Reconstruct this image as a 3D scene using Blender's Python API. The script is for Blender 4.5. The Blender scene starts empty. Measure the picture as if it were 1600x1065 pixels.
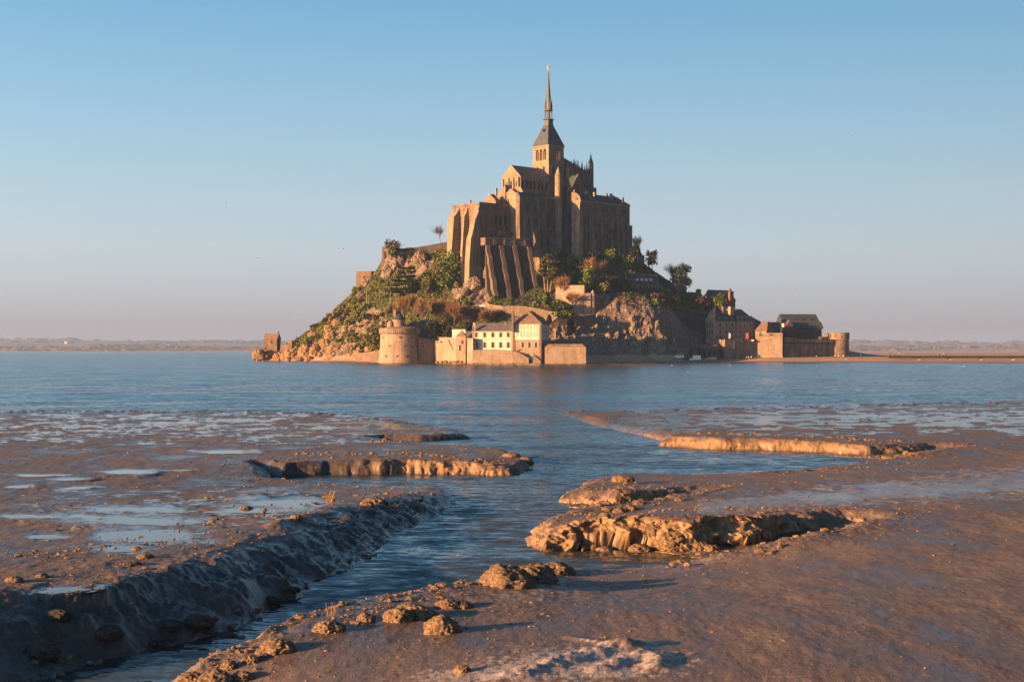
import bpy, math, random
import numpy as np
from mathutils import Vector, noise as mn
random.seed(7); RNG = np.random.default_rng(7)
S = bpy.context.scene; COL = S.collection
# ------------------------------------------------------------------ camera, sky, sun, exposure
F = 2222.0; HZ = 548.0; EYE = 6.0
cam = bpy.data.cameras.new('camera'); camo = bpy.data.objects.new('camera', cam); COL.objects.link(camo)
cam.sensor_width = 36; cam.lens = 36*F/1600; cam.shift_y = (HZ-532.5)/1600
cam.clip_start = .5; cam.clip_end = 60000
camo.location = (0, 0, EYE); camo.rotation_euler = (math.pi/2, 0, 0); S.camera = camo
SUN_EL = math.radians(9.5); SX, SY = -.885, -.465
n_ = math.hypot(SX, SY); SX /= n_; SY /= n_
SUN_DIR = Vector((SX*math.cos(SUN_EL), SY*math.cos(SUN_EL), math.sin(SUN_EL)))
sl = bpy.data.lights.new('sun', 'SUN'); sl.energy = 4.6; sl.angle = math.radians(.5); sl.color = (1, .48, .18)
so = bpy.data.objects.new('sun', sl); COL.objects.link(so); so.rotation_euler = SUN_DIR.to_track_quat('Z', 'Y').to_euler()
W = bpy.data.worlds.new('World'); S.world = W; W.use_nodes = True
wn = W.node_tree; wn.nodes.clear()
def wnode(t, **k):
    n = wn.nodes.new(t)
    for a, b in k.items(): setattr(n, a, b)
    return n
sky = wnode('ShaderNodeTexSky', sky_type='NISHITA', sun_disc=False)
sky.sun_elevation = SUN_EL; sky.sun_rotation = math.atan2(SX, SY) % (2*math.pi)
sky.air_density = 1.0; sky.dust_density = .8; sky.ozone_density = 1.6; sky.altitude = 0
tc = wnode('ShaderNodeTexCoord'); sp = wnode('ShaderNodeSeparateXYZ'); wn.links.new(tc.outputs['Generated'], sp.inputs[0])
rmp = wnode('ShaderNodeValToRGB'); wn.links.new(sp.outputs['Z'], rmp.inputs[0])
def ramp_set(r, stops):
    e = r.color_ramp.elements
    while len(e) > 1: e.remove(e[-1])
    e[0].position = stops[0][0]; e[0].color = (*stops[0][1], 1)
    for p, c in stops[1:]:
        q = e.new(p); q.color = (*c, 1)
SKYTINT = [(0.0014, (0.407, 0.421, 0.911)), (0.0081, (0.357, 0.369, 0.794)), (0.0171, (0.327, 0.328, 0.652)), (0.0306, (0.327, 0.339, 0.614)), (0.0441, (0.342, 0.351, 0.574)), (0.0665, (0.383, 0.369, 0.524)), (0.1109, (0.39, 0.389, 0.46)), (0.1547, (0.372, 0.408, 0.463)), (0.1976, (0.333, 0.415, 0.468)), (0.2374, (0.282, 0.411, 0.48)), (0.5, (0.175, 0.255, 0.297)), (1, (0.118, 0.173, 0.201))]
ramp_set(rmp, SKYTINT)
mul = wnode('ShaderNodeMix', data_type='RGBA', blend_type='MULTIPLY'); mul.inputs[0].default_value = 1
wn.links.new(sky.outputs[0], mul.inputs[6]); wn.links.new(rmp.outputs[0], mul.inputs[7])
bg = wnode('ShaderNodeBackground'); bg.inputs[1].default_value = 0.1450
azm = wnode('ShaderNodeMapRange'); wn.links.new(sp.outputs['X'], azm.inputs[0]); azm.inputs[1].default_value = -.5; azm.inputs[2].default_value = .7; azm.inputs[3].default_value = 1.14; azm.inputs[4].default_value = .40
mu2 = wnode('ShaderNodeVectorMath', operation='SCALE'); wn.links.new(mul.outputs[2], mu2.inputs[0]); wn.links.new(azm.outputs[0], mu2.inputs['Scale'])
wn.links.new(mu2.outputs[0], bg.inputs[0])
wo = wnode('ShaderNodeOutputWorld'); wn.links.new(bg.outputs[0], wo.inputs[0])
S.view_settings.view_transform = 'Standard'; S.view_settings.look = 'None'; S.view_settings.exposure = 1.9; S.view_settings.gamma = 1
S.view_settings.use_curve_mapping = False
S.cycles.max_bounces = 6; S.cycles.diffuse_bounces = 2; S.cycles.glossy_bounces = 3; S.cycles.volume_bounces = 0; S.cycles.transparent_max_bounces = 8
S.cycles.use_denoising = True
# ------------------------------------------------------------------ projection helpers
def P(px, py, D): return Vector(((px-800)/F*D, D, EYE+(HZ-py)/F*D))
def gD(py, z=0.0): return (EYE-z)*F/(py-HZ)
def G(px, py, z=0.0):
    D = gD(py, z); return Vector(((px-800)/F*D, D, z))
# ------------------------------------------------------------------ numpy noise
def _h(ix, iy, s):
    n = (ix.astype(np.int64)*374761393 + iy.astype(np.int64)*668265263 + s*974634777) & 0xffffffff
    n = ((n ^ (n >> 13))*1274126177) & 0xffffffff
    return ((n ^ (n >> 16)) & 0xffff)/32767.5-1.0
def vn(x, y, s=0):
    ix = np.floor(x); iy = np.floor(y); fx = x-ix; fy = y-iy
    fx = fx*fx*(3-2*fx); fy = fy*fy*(3-2*fy)
    a = _h(ix, iy, s); b = _h(ix+1, iy, s); c = _h(ix, iy+1, s); d = _h(ix+1, iy+1, s)
    return (a*(1-fx)+b*fx)*(1-fy)+(c*(1-fx)+d*fx)*fy
def fbm(x, y, o=4, s=0, g=.5):
    t = 0; a = 1; n = 0
    for i in range(o):
        t = t+a*vn(x*2**i+i*17.3, y*2**i-i*9.1, s+i); n += a; a *= g
    return t/n
def ridged(x, y, o=4, s=0):
    t = 0; a = 1; n = 0
    for i in range(o):
        t = t+a*(1-2*np.abs(vn(x*2**i+i*7.7, y*2**i+i*3.3, s+i))); n += a; a *= .5
    return t/n
def sstep(x): x = np.clip(x, 0, 1); return x*x*(3-2*x)
# ------------------------------------------------------------------ materials
MT = {}
def newmat(name):
    m = bpy.data.materials.new(name); m.use_nodes = True; MT[name] = m
    nt = m.node_tree; b = nt.nodes['Principled BSDF']; return m, nt, b
def nd(nt, t, ins=None, **k):
    n = nt.nodes.new(t)
    for a, v in k.items(): setattr(n, a, v)
    for a, v in (ins or {}).items():
        if isinstance(v, bpy.types.NodeSocket): nt.links.new(v, n.inputs[a])
        else: n.inputs[a].default_value = v
    return n
def wpos(nt, sc=(1, 1, 1)):
    g = nd(nt, 'ShaderNodeNewGeometry')
    return nd(nt, 'ShaderNodeMapping', {0: g.outputs['Position'], 3: sc}).outputs[0]
def rampn(nt, fac, stops):
    r = nd(nt, 'ShaderNodeValToRGB', {0: fac}); ramp_set(r, stops); return r.outputs[0]
def mixc(nt, f, a, b, mode='MIX'):
    return nd(nt, 'ShaderNodeMix', {0: f, 6: a, 7: b}, data_type='RGBA', blend_type=mode).outputs[2]
def noise(nt, vec, scale, detail=4, rough=.55):
    return nd(nt, 'ShaderNodeTexNoise', {'Vector': vec, 'Scale': scale, 'Detail': detail, 'Roughness': rough}).outputs[0]
def c4(c, k=1): return (c[0]*k, c[1]*k, c[2]*k, 1)
def bump(nt, b, h, strength, dist):
    n = nd(nt, 'ShaderNodeBump', {'Height': h, 'Strength': strength, 'Distance': dist}); nt.links.new(n.outputs[0], b.inputs['Normal'])
def stone(name, ca, cb, cs=None, streak=.6, course=1.2, rough=.9):
    m, nt, b = newmat(name)
    p = wpos(nt); big = noise(nt, wpos(nt, (1, 1, .6)), .26, 6, .75); fine = noise(nt, p, .9, 4, .7)
    ps = wpos(nt, (.55, .55, .07)); st = noise(nt, ps, 1.0, 4, .6)
    c = mixc(nt, rampn(nt, big, [(.42, (0, 0, 0)), (.58, (1, 1, 1))]), c4(ca), c4(cb))
    c = mixc(nt, rampn(nt, fine, [(.3, (.0,)*3), (.75, (1,)*3)]), c, mixc(nt, .5, c, c4(ca, 1.5)))
    cs = cs or (ca[0]*.35, ca[1]*.35, ca[2]*.38)
    s = rampn(nt, st, [(.46, (0,)*3), (.64, (streak,)*3)])
    c = mixc(nt, s, c, c4(cs))
    # courses of masonry, in the wall's own height and run
    g = nd(nt, 'ShaderNodeNewGeometry'); sx = nd(nt, 'ShaderNodeSeparateXYZ', {0: g.outputs['Position']})
    ad = nd(nt, 'ShaderNodeMath', {0: sx.outputs[0], 1: sx.outputs[1]}, operation='ADD')
    cv = nd(nt, 'ShaderNodeCombineXYZ', {0: ad.outputs[0], 1: sx.outputs[2]})
    br = nd(nt, 'ShaderNodeTexBrick', {'Vector': cv.outputs[0], 'Color1': (1, 1, 1, 1), 'Color2': (.62, .6, .6, 1), 'Mortar': (.42, .4, .38, 1), 'Scale': 1/course, 'Mortar Size': .03, 'Brick Width': 1.0, 'Row Height': .5})
    c = mixc(nt, .6, c, br.outputs[0], 'MULTIPLY')
    spk = noise(nt, p, 2.3, 2, .5)
    c = mixc(nt, rampn(nt, spk, [(.57, (0,)*3), (.66, (.6,)*3)]), c, c4(cs))
    nt.links.new(c, b.inputs['Base Color']); b.inputs['Roughness'].default_value = rough
    h = mixc(nt, .5, fine, br.outputs[0]); bump(nt, b, h, .7, .25)
    return m
def plain(name, c, rough=.7, var=.3, scale=1.5, sc=(1, 1, 1), metal=0, bmp=0):
    m, nt, b = newmat(name); p = wpos(nt, sc); n = noise(nt, p, scale, 4, .6)
    nt.links.new(mixc(nt, rampn(nt, n, [(.3, (0,)*3), (.7, (1,)*3)]), c4(c, 1-var), c4(c, 1+var)), b.inputs['Base Color'])
    b.inputs['Roughness'].default_value = rough; b.inputs['Metallic'].default_value = metal
    if bmp: bump(nt, b, n, .5, bmp)
    return m
def leafm(name, ca, cb, cc=None):
    m, nt, b = newmat(name); g = nd(nt, 'ShaderNodeNewGeometry'); r = g.outputs['Random Per Island']
    n = noise(nt, wpos(nt), .35, 3, .6)
    c = rampn(nt, r, [(0, ca), (.6, cb), (1, cc or cb)])
    c = mixc(nt, rampn(nt, n, [(.35, (.1,)*3), (.65, (.9,)*3)]), mixc(nt, .55, c, c4(ca)), c)
    nt.links.new(c, b.inputs['Base Color']); b.inputs['Roughness'].default_value = .65
    b.inputs['Specular IOR Level'].default_value = .25
    return m
stone('abbey_stone', (.23, .185, .145), (.09, .075, .066), streak=.8)
stone('church_stone', (.34, .265, .18), (.18, .138, .10), streak=.6)
stone('pale_stone', (.36, .285, .225), (.26, .20, .155), streak=.4, course=1.0)
stone('wall_stone', (.27, .21, .16), (.18, .14, .108), streak=.55, course=1.0)
stone('pink_render', (.36, .27, .225), (.25, .185, .155), streak=.4)
stone('dark_stone', (.085, .076, .072), (.05, .047, .047), streak=.7)
stone('brown_stone', (.20, .145, .105), (.11, .085, .07), streak=.6)
plain('slate', (.045, .062, .078), .55, .3, .8, bmp=.1)
plain('slate_grey', (.11, .10, .11), .6, .25, .6, bmp=.1)
plain('tile', (.17, .115, .085), .8, .35, .8, bmp=.1)
plain('plaster', (.62, .58, .50), .85, .07, .4)
plain('lead', (.06, .066, .058), .5, .3, 1.0)
plain('gilt', (.42, .30, .12), .6, .2, 2.0, metal=.2)
plain('glass', (.02, .024, .03), .15, .2, 2)
plain('void', (.012, .011, .011), .9, .2, 2)
plain('shutter', (.30, .27, .24), .7, .15, 3)
plain('trim', (.27, .215, .17), .8, .15, 1)
plain('brick_red', (.16, .085, .065), .8, .25, 1)
plain('wood', (.12, .10, .085), .8, .3, 3)
plain('deck', (.02, .018, .018), .7, .3, 1)
plain('concrete', (.35, .31, .27), .85, .15, 1)
plain('white_paint', (.78, .78, .76), .35, .04, 1)
plain('grey_paint', (.25, .30, .32), .3, .08, 1)
plain('rubber', (.02, .02, .02), .8, .1, 4)
plain('flag_red', (.55, .05, .06), .7, .1, 2); plain('flag_white', (.75, .74, .72), .7, .05, 2)
plain('bark', (.17, .12, .09), .9, .3, 2)
plain('gull_white', (.8, .79, .77), .6, .04, 3); plain('gull_grey', (.3, .31, .33), .6, .1, 3)
plain('orange_plastic', (.75, .22, .05), .6, .1, 3)
leafm('leaf_green', (.045, .075, .015), (.10, .15, .025), (.18, .22, .04))
leafm('leaf_bright', (.07, .11, .015), (.12, .19, .025), (.17, .25, .04))
leafm('leaf_pale', (.12, .13, .05), (.20, .21, .08), (.26, .27, .11))
leafm('leaf_dark', (.012, .022, .013), (.025, .04, .022), (.04, .055, .025))
leafm('leaf_rust', (.10, .055, .03), (.17, .09, .045), (.22, .13, .06))
leafm('leaf_plum', (.045, .03, .03), (.08, .045, .04), (.11, .07, .05))
leafm('cover', (.07, .09, .018), (.15, .17, .035), (.22, .17, .06))
leafm('twig', (.16, .09, .05), (.26, .155, .085), (.34, .21, .11))
leafm('twig_ochre', (.16, .105, .04), (.28, .19, .07), (.34, .24, .09))
leafm('twig_grey', (.11, .10, .095), (.17, .155, .14), (.2, .19, .17))
leafm('needle', (.04, .045, .015), (.09, .085, .025), (.14, .12, .035))
def rockmat(name, ca, cb, cc, bs=.5):
    m, nt, b = newmat(name); p = wpos(nt); n = noise(nt, p, .45, 6, .7); v = nd(nt, 'ShaderNodeTexVoronoi', {'Vector': p, 'Scale': .7}, feature='DISTANCE_TO_EDGE').outputs[0]
    c = rampn(nt, n, [(.3, ca), (.5, cb), (.72, cc)])
    c = mixc(nt, rampn(nt, v, [(0, (.75,)*3), (.12, (0,)*3)]), c, c4(ca, .35))
    nt.links.new(c, b.inputs['Base Color']); b.inputs['Roughness'].default_value = .9
    bump(nt, b, n, 1, bs); return m
rockmat('rock', (.09, .072, .06), (.19, .15, .115), (.38, .31, .24))
rockmat('rock_orange', (.16, .09, .045), (.27, .175, .09), (.38, .28, .17))
# hill ground: soil, moss and rock by slope and noise
m, nt, b = newmat('hill_ground'); p = wpos(nt)
n1 = noise(nt, p, .09, 5, .6); n2 = noise(nt, p, .7, 5, .7)
g = nd(nt, 'ShaderNodeNewGeometry'); sz = nd(nt, 'ShaderNodeSeparateXYZ', {0: g.outputs['True Normal']})
att = nd(nt, 'ShaderNodeAttribute', attribute_name='rocky').outputs['Fac']
veg = mixc(nt, rampn(nt, n1, [(.4, (0,)*3), (.6, (1,)*3)]), (.06, .08, .02, 1), (.12, .10, .04, 1))
rk = rampn(nt, n2, [(.3, (.08, .065, .055)), (.5, (.17, .135, .11)), (.7, (.33, .27, .21))])
rf = nd(nt, 'ShaderNodeMath', {0: att, 1: n2}, operation='ADD')
nt.links.new(mixc(nt, rampn(nt, rf.outputs[0], [(.78, (0,)*3), (.92, (1,)*3)]), veg, rk), b.inputs['Base Color'])
b.inputs['Roughness'].default_value = .95; bump(nt, b, n2, 1, .8)
# sand of the beach
m, nt, b = newmat('sand'); p = wpos(nt, (1, .25, 1)); n = noise(nt, p, .12, 5, .6)
sz = nd(nt, 'ShaderNodeSeparateXYZ', {0: wpos(nt)}).outputs[2]
wet = nd(nt, 'ShaderNodeMapRange', {0: sz, 1: .1, 2: .9, 3: 0.0, 4: 1.0}).outputs[0]
cdry = mixc(nt, n, (.34, .22, .16, 1), (.44, .30, .22, 1))
nt.links.new(mixc(nt, wet, (.15, .10, .075, 1), cdry), b.inputs['Base Color'])
nt.links.new(nd(nt, 'ShaderNodeMapRange', {0: wet, 3: .45, 4: .9}).outputs[0], b.inputs['Roughness']); bump(nt, b, n, .3, .3)
# mud
m, nt, b = newmat('mud')
p = wpos(nt); px_ = wpos(nt, (1, .45, 1)); n1 = noise(nt, px_, .35, 6, .65); n2 = noise(nt, px_, 5, 6, .7); n3 = noise(nt, p, 28, 3, .6)
wet = nd(nt, 'ShaderNodeAttribute', attribute_name='wet').outputs['Fac']; stp = nd(nt, 'ShaderNodeAttribute', attribute_name='steep').outputs['Fac']
salt = nd(nt, 'ShaderNodeAttribute', attribute_name='salt').outputs['Fac']
c = rampn(nt, n1, [(.36, (.088, .072, .066)), (.5, (.135, .108, .094)), (.64, (.185, .148, .127))])
c = mixc(nt, .5, c, rampn(nt, n2, [(.3, (.55, .52, .50)), (.7, (1.25, 1.2, 1.15))]), 'MULTIPLY')
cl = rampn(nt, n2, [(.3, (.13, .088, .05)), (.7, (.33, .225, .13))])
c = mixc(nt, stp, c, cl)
cla_shade = nd(nt, 'ShaderNodeAttribute', attribute_name='clay_shade').outputs['Fac']
c = mixc(nt, cla_shade, c, rampn(nt, n2, [(.3, (.045, .042, .042)), (.7, (.095, .085, .08))]))  # wet clay, with bank and pool-wall shade painted into its dark tone
c = mixc(nt, salt, c, rampn(nt, n3, [(.35, (.20, .16, .14)), (.6, (.46, .42, .40))]))
c = mixc(nt, wet, c, (.075, .06, .055, 1))
nt.links.new(c, b.inputs['Base Color'])
rgh = nd(nt, 'ShaderNodeMix', {0: cla_shade, 2: rampn(nt, n1, [(.38, (.36,)*3), (.58, (.75,)*3)]), 3: .30}).outputs[0]
nt.links.new(nd(nt, 'ShaderNodeMix', {0: wet, 2: rgh, 3: .09}).outputs[0], b.inputs['Roughness'])
nr_ = noise(nt, nd(nt, 'ShaderNodeMapping', {0: nd(nt, 'ShaderNodeNewGeometry').outputs['Position'], 2: (0, 0, .25), 3: (1.4, 7.5, 1)}).outputs[0], 1.0, 3, .5)
n2h = nd(nt, 'ShaderNodeMath', {0: n2, 1: nd(nt, 'ShaderNodeMath', {0: nr_, 1: .9}, operation='MULTIPLY').outputs[0]}, operation='ADD').outputs[0]
h = nd(nt, 'ShaderNodeMath', {0: nd(nt, 'ShaderNodeMath', {0: n2h, 1: .8}, operation='MULTIPLY').outputs[0], 1: nd(nt, 'ShaderNodeMath', {0: n3, 1: .22}, operation='MULTIPLY').outputs[0]}, operation='ADD').outputs[0]
bs = nd(nt, 'ShaderNodeMapRange', {0: wet, 3: 1.0, 4: .06}).outputs[0]
bn = nd(nt, 'ShaderNodeBump', {'Height': h, 'Strength': bs, 'Distance': .04}); nt.links.new(bn.outputs[0], b.inputs['Normal'])
rockmat('clay_shade_clod', (.035, .032, .032), (.06, .055, .052), (.10, .09, .085), .05)  # wet clay; the dark tone also paints the shade on left-bank clods
rockmat('clod', (.11, .075, .048), (.19, .135, .085), (.29, .21, .135), .05)
for n in list(MT['clod'].node_tree.nodes)+list(MT['clay_shade_clod'].node_tree.nodes):
    if n.type == 'TEX_NOISE': n.inputs['Scale'].default_value = 6
    if n.type == 'TEX_VORONOI': n.inputs['Scale'].default_value = 9
# water: wave slopes are read straight from noise so that they keep their strength into the distance
def water(name, col=(.022, .050, .060)):
    m, nt, b = newmat(name)
    g = nd(nt, 'ShaderNodeNewGeometry'); mp = lambda s, r=0: nd(nt, 'ShaderNodeMapping', {0: g.outputs['Position'], 2: (0, 0, r), 3: s}).outputs[0]
    M = lambda x, y, op: nd(nt, 'ShaderNodeMath', {0: x, 1: y}, operation=op).outputs[0]
    a = noise(nt, mp((.85, 1.9, 1), .10), 1.0, 3, .55); a2 = noise(nt, mp((.5, 1.1, 1), .4), 1.3, 2, .5)
    f_ = noise(nt, mp((3.4, 7.0, 1), -.1), 1.0, 3, .6)
    cc = noise(nt, mp((.09, .22, 1), .05), 1.0, 4, .6)
    big = noise(nt, mp((.006, .03, 1)), 1, 4, .6)
    s = M(M(M(M(a, .5, 'SUBTRACT'), .62, 'MULTIPLY'), M(M(f_, .5, 'SUBTRACT'), .46, 'MULTIPLY'), 'ADD'), M(M(cc, .5, 'SUBTRACT'), .34, 'MULTIPLY'), 'ADD')
    gust = nd(nt, 'ShaderNodeMapRange', {0: big, 1: .35, 2: .65, 3: .55, 4: 1.15}).outputs[0]
    s = M(M(s, gust, 'MULTIPLY'), .105, 'SUBTRACT')
    sxv = M(M(a2, .5, 'SUBTRACT'), .22, 'MULTIPLY')
    cv = nd(nt, 'ShaderNodeCombineXYZ', {0: sxv, 1: s, 2: 1.0}); nn = nd(nt, 'ShaderNodeVectorMath', {0: cv.outputs[0]}, operation='NORMALIZE')
    nt.links.new(nn.outputs[0], b.inputs['Normal'])
    cw = rampn(nt, big, [(.40, col), (.60, (.055, .053, .048))])
    nt.links.new(cw, b.inputs['Base Color'])
    b.inputs['Roughness'].default_value = .05; b.inputs['IOR'].default_value = 1.33
    return m
water('sea_water')
m, nt, b = newmat('puddle_water'); b.inputs['Base Color'].default_value = (.06, .05, .045, 1); b.inputs['Roughness'].default_value = .04; b.inputs['IOR'].default_value = 1.33
bump(nt, b, noise(nt, wpos(nt, (1, 2, 1)), 3, 2), .15, .01)
# far country
m, nt, b = newmat('far_fields'); p = wpos(nt, (1, .5, 1)); n = noise(nt, p, .0022, 5, .65)
nt.links.new(rampn(nt, n, [(.38, (.07, .07, .04)), (.5, (.12, .11, .055)), (.62, (.22, .13, .09))]), b.inputs['Base Color']); b.inputs['Roughness'].default_value = 1
leafm('far_trees', (.05, .045, .03), (.10, .075, .045), (.16, .09, .06))
# ------------------------------------------------------------------ object helpers
def tag(o, label=None, cat=None, group=None, kind=None):
    for k, v in (('label', label), ('category', cat), ('group', group), ('kind', kind)):
        if v: o[k] = v
    return o
def link(o, parent=None):
    COL.objects.link(o)
    if parent: o.parent = parent
    return o
def empty(name, loc, label, cat, group=None):
    o = bpy.data.objects.new(name, None); o.location = loc; o.empty_display_size = 1; link(o)
    return tag(o, label, cat, group)
def rootloc(p):
    while p.parent: p = p.parent
    return Vector(p.location)
def np_mesh(name, V, Fc, mat, smooth=False, attrs=None):
    """V (n,3), Fc (m,k) with fixed k"""
    me = bpy.data.meshes.new(name); V = np.asarray(V, np.float32); Fc = np.asarray(Fc, np.int32); k = Fc.shape[1]
    me.vertices.add(len(V)); me.vertices.foreach_set('co', V.ravel())
    me.loops.add(Fc.size); me.loops.foreach_set('vertex_index', Fc.ravel())
    me.polygons.add(len(Fc)); me.polygons.foreach_set('loop_start', np.arange(0, Fc.size, k, dtype=np.int32))
    me.polygons.foreach_set('use_smooth', np.full(len(Fc), smooth))
    for a, d in (attrs or {}).items():
        at = me.attributes.new(a, 'FLOAT', 'POINT'); at.data.foreach_set('value', np.asarray(d, np.float32).ravel())
    me.update(calc_edges=True); me.materials.append(MT[mat]); return me
class MB:
    """collects pieces in world coordinates; build() makes ONE object"""
    def __init__(s): s.v = []; s.f = []
    def add(s, vs, fs):
        k = len(s.v); s.v += [tuple(v) for v in vs]; s.f += [[i+k for i in f] for f in fs]; return s
    def hexa(s, b4, t4): return s.add(list(b4)+list(t4), [[3, 2, 1, 0], [4, 5, 6, 7], [0, 1, 5, 4], [1, 2, 6, 5], [2, 3, 7, 6], [3, 0, 4, 7]])
    def box(s, o, u, v, a0, a1, b0, b1, z0, z1):
        """o (x,y), unit axes u,v, extents"""
        c = [(o[0]+u[0]*a+v[0]*b, o[1]+u[1]*a+v[1]*b) for a, b in ((a0, b0), (a1, b0), (a1, b1), (a0, b1))]
        return s.hexa([(x, y, z0) for x, y in c], [(x, y, z1) for x, y in c])
    def prism(s, poly, z0, z1, z1s=None, bot=None):
        n = len(poly); bot = bot or poly
        vs = [(x, y, z0) for x, y in bot]+[(p[0], p[1], z1 if z1s is None else z1s[i]) for i, p in enumerate(poly)]
        return s.add(vs, [list(range(n))[::-1], list(range(n, 2*n))]+[[i, (i+1) % n, n+(i+1) % n, n+i] for i in range(n)])
    def loft(s, rings, cap=True, close=True):
        n = len(rings[0]); vs = [p for r in rings for p in r]; fs = []
        for k in range(len(rings)-1):
            for i in range(n if close else n-1):
                j = (i+1) % n; fs.append([k*n+i, k*n+j, (k+1)*n+j, (k+1)*n+i])
        if cap: fs += [list(range(n))[::-1], [len(vs)-n+i for i in range(n)]]
        return s.add(vs, fs)
    def lathe(s, c, prof, n=24, a0=0, squash=1):
        return s.loft([[(c[0]+r*math.cos(a0+2*math.pi*i/n), c[1]+r*squash*math.sin(a0+2*math.pi*i/n), z) for i in range(n)] for r, z in prof])
    def tube(s, p, q, r0, r1=None, n=5):
        r1 = r0 if r1 is None else r1; p = Vector(p); q = Vector(q); d = (q-p)
        if d.length < 1e-6: return s
        d.normalize(); a = d.orthogonal().normalized(); b = d.cross(a)
        return s.loft([[tuple(c+(a*math.cos(2*math.pi*i/n)+b*math.sin(2*math.pi*i/n))*r) for i in range(n)] for c, r in ((p, r0), (q, r1))])
    def build(s, name, mat, parent=None, smooth=False, kind=None, label=None, cat=None, group=None, origin=None):
        o0 = rootloc(parent) if parent else (Vector(origin) if origin else Vector(s.v[0]))
        me = bpy.data.meshes.new(name); me.from_pydata([tuple(Vector(v)-o0) for v in s.v], [], s.f); me.materials.append(MT[mat])
        if smooth:
            for p in me.polygons: p.use_smooth = True
        me.update(); o = bpy.data.objects.new(name, me); link(o, parent)
        if not parent: o.location = o0
        return tag(o, label, cat, group, kind)
def axes(th):
    a = math.radians(th); return (math.cos(a), math.sin(a)), (-math.sin(a), math.cos(a))
def hit(C, d, px):
    k = (px-800)/F; return (k*C[1]-C[0])/(d[0]-k*d[1])
class Blk:
    """a block whose near upright edge stands at px_c, distance D; its left face reaches px_l, its right face px_r"""
    def __init__(s, pl, pc, pr, pt, D, th=42, Lv=None, Lu=None):
        s.u, s.v = axes(th); c = P(pc, pt, D); s.C = (c.x, c.y); s.zt = c.z; s.D = D
        s.Lu = Lu if Lu else hit(s.C, s.u, pr); s.Lv = Lv if Lv else hit(s.C, s.v, pl)
    def at(s, a, b): return (s.C[0]+s.u[0]*a+s.v[0]*b, s.C[1]+s.u[1]*a+s.v[1]*b)
    def z(s, py, a=0, b=0): return EYE+(HZ-py)/F*s.at(a, b)[1]
    def box(s, mb, a0, a1, b0, b1, z0, z1): return mb.box(s.C, s.u, s.v, a0, a1, b0, b1, z0, z1)
    def wall(s, z0, z1=None, name='wall', mat='wall_stone', parent=None): return s.box(MB(), 0, s.Lu, 0, s.Lv, z0, s.zt if z1 is None else z1).build(name, mat, parent)
    def _f(s, face):
        if face == 'R': return (lambda t, d, : s.at(t, -d)), s.Lu
        return (lambda t, d: s.at(-d, t)), s.Lv
    def fbox(s, mb, face, t0, t1, d0, d1, z0, z1):
        """box on a face: along t, outward d"""
        if face == 'R': return s.box(mb, t0, t1, -d1, -d0, z0, z1)
        return s.box(mb, -d1, -d0, t0, t1, z0, z1)
    def win(s, face, t, z0, z1, w, parent, fr=.14, frm='trim', gl='glass', arch=False, shut=False):
        m = MB()
        s.fbox(m, face, t-w/2-fr, t-w/2, -.02, .12, z0-fr, z1+fr); s.fbox(m, face, t+w/2, t+w/2+fr, -.02, .12, z0-fr, z1+fr)
        s.fbox(m, face, t-w/2, t+w/2, -.02, .12, z1, z1+fr); s.fbox(m, face, t-w/2, t+w/2, -.02, .16, z0-fr, z0)
        o = m.build('window', frm, parent)
        s.fbox(MB(), face, t-w/2, t+w/2, .01, .03, z0, z1).build('pane', gl, o)
        if shut:
            for q in (-1, 1):
                c = t+q*(w/2+fr+w*.26); s.fbox(MB(), face, c-w*.25, c+w*.25, .01, .10, z0, z1).build('shutter', 'shutter', o)
        return o
    def slot(s, face, t, z0, z1, w, parent, name='window', mat='void', arch=True):
        """dark pointed or round opening set against the wall, with stone reveal"""
        m = MB(); f, _ = s._f(face)
        def outline(w, z0, z1, d):
            pts = [(-w/2, z0), (w/2, z0)]
            if arch:
                r = w/2
                pts += [(r*math.cos(a), z1-r+r*1.2*math.sin(a)) for a in [i*math.pi/6 for i in range(7)]]
            else: pts += [(w/2, z1), (-w/2, z1)]
            return [(*f(t+x, d), z) for x, z in pts]
        o1 = outline(w, z0, z1, .015); o2 = outline(w, z0, z1, -.2)
        o = MB().loft([o2, o1]).build(name, mat, parent)
        a = outline(w*1.0, z0, z1, .02); b_ = outline(w*1.0+.5, z0-.1, z1+.3, .02); cc = outline(w*1.0+.5, z0-.1, z1+.3, .16); dd = outline(w, z0, z1, .16)
        MB().loft([b_, cc, dd, a], cap=False).build('surround', 'abbey_stone', o); return o
    def gable(s, zr, along='u', over=.3, name='roof', mat='slate', parent=None, z=None, a0=0, a1=None, b0=0, b1=None, wallmat=None, hip0=0, hip1=0):
        z = s.zt if z is None else z; a1 = s.Lu if a1 is None else a1; b1 = s.Lv if b1 is None else b1
        A0, A1, B0, B1 = a0-over, a1+over, b0-over, b1+over
        if along == 'u': r0 = s.at(A0+hip0, (B0+B1)/2); r1 = s.at(A1-hip1, (B0+B1)/2)
        else: r0 = s.at((A0+A1)/2, B0+hip0); r1 = s.at((A0+A1)/2, B1-hip1)
        c = [s.at(A0, B0), s.at(A1, B0), s.at(A1, B1), s.at(A0, B1)]
        z += .03; t = .25
        vs = [(*p, z) for p in c]+[(*r0, zr), (*r1, zr)]
        if along == 'u': fs = [[0, 1, 5, 4], [2, 3, 4, 5], [3, 0, 4], [1, 2, 5], [3, 2, 1, 0]]
        else: fs = [[3, 0, 4, 5], [1, 2, 5, 4], [0, 1, 4], [2, 3, 5], [3, 2, 1, 0]]
        o = MB().add(vs, fs).build(name, mat, parent)
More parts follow.
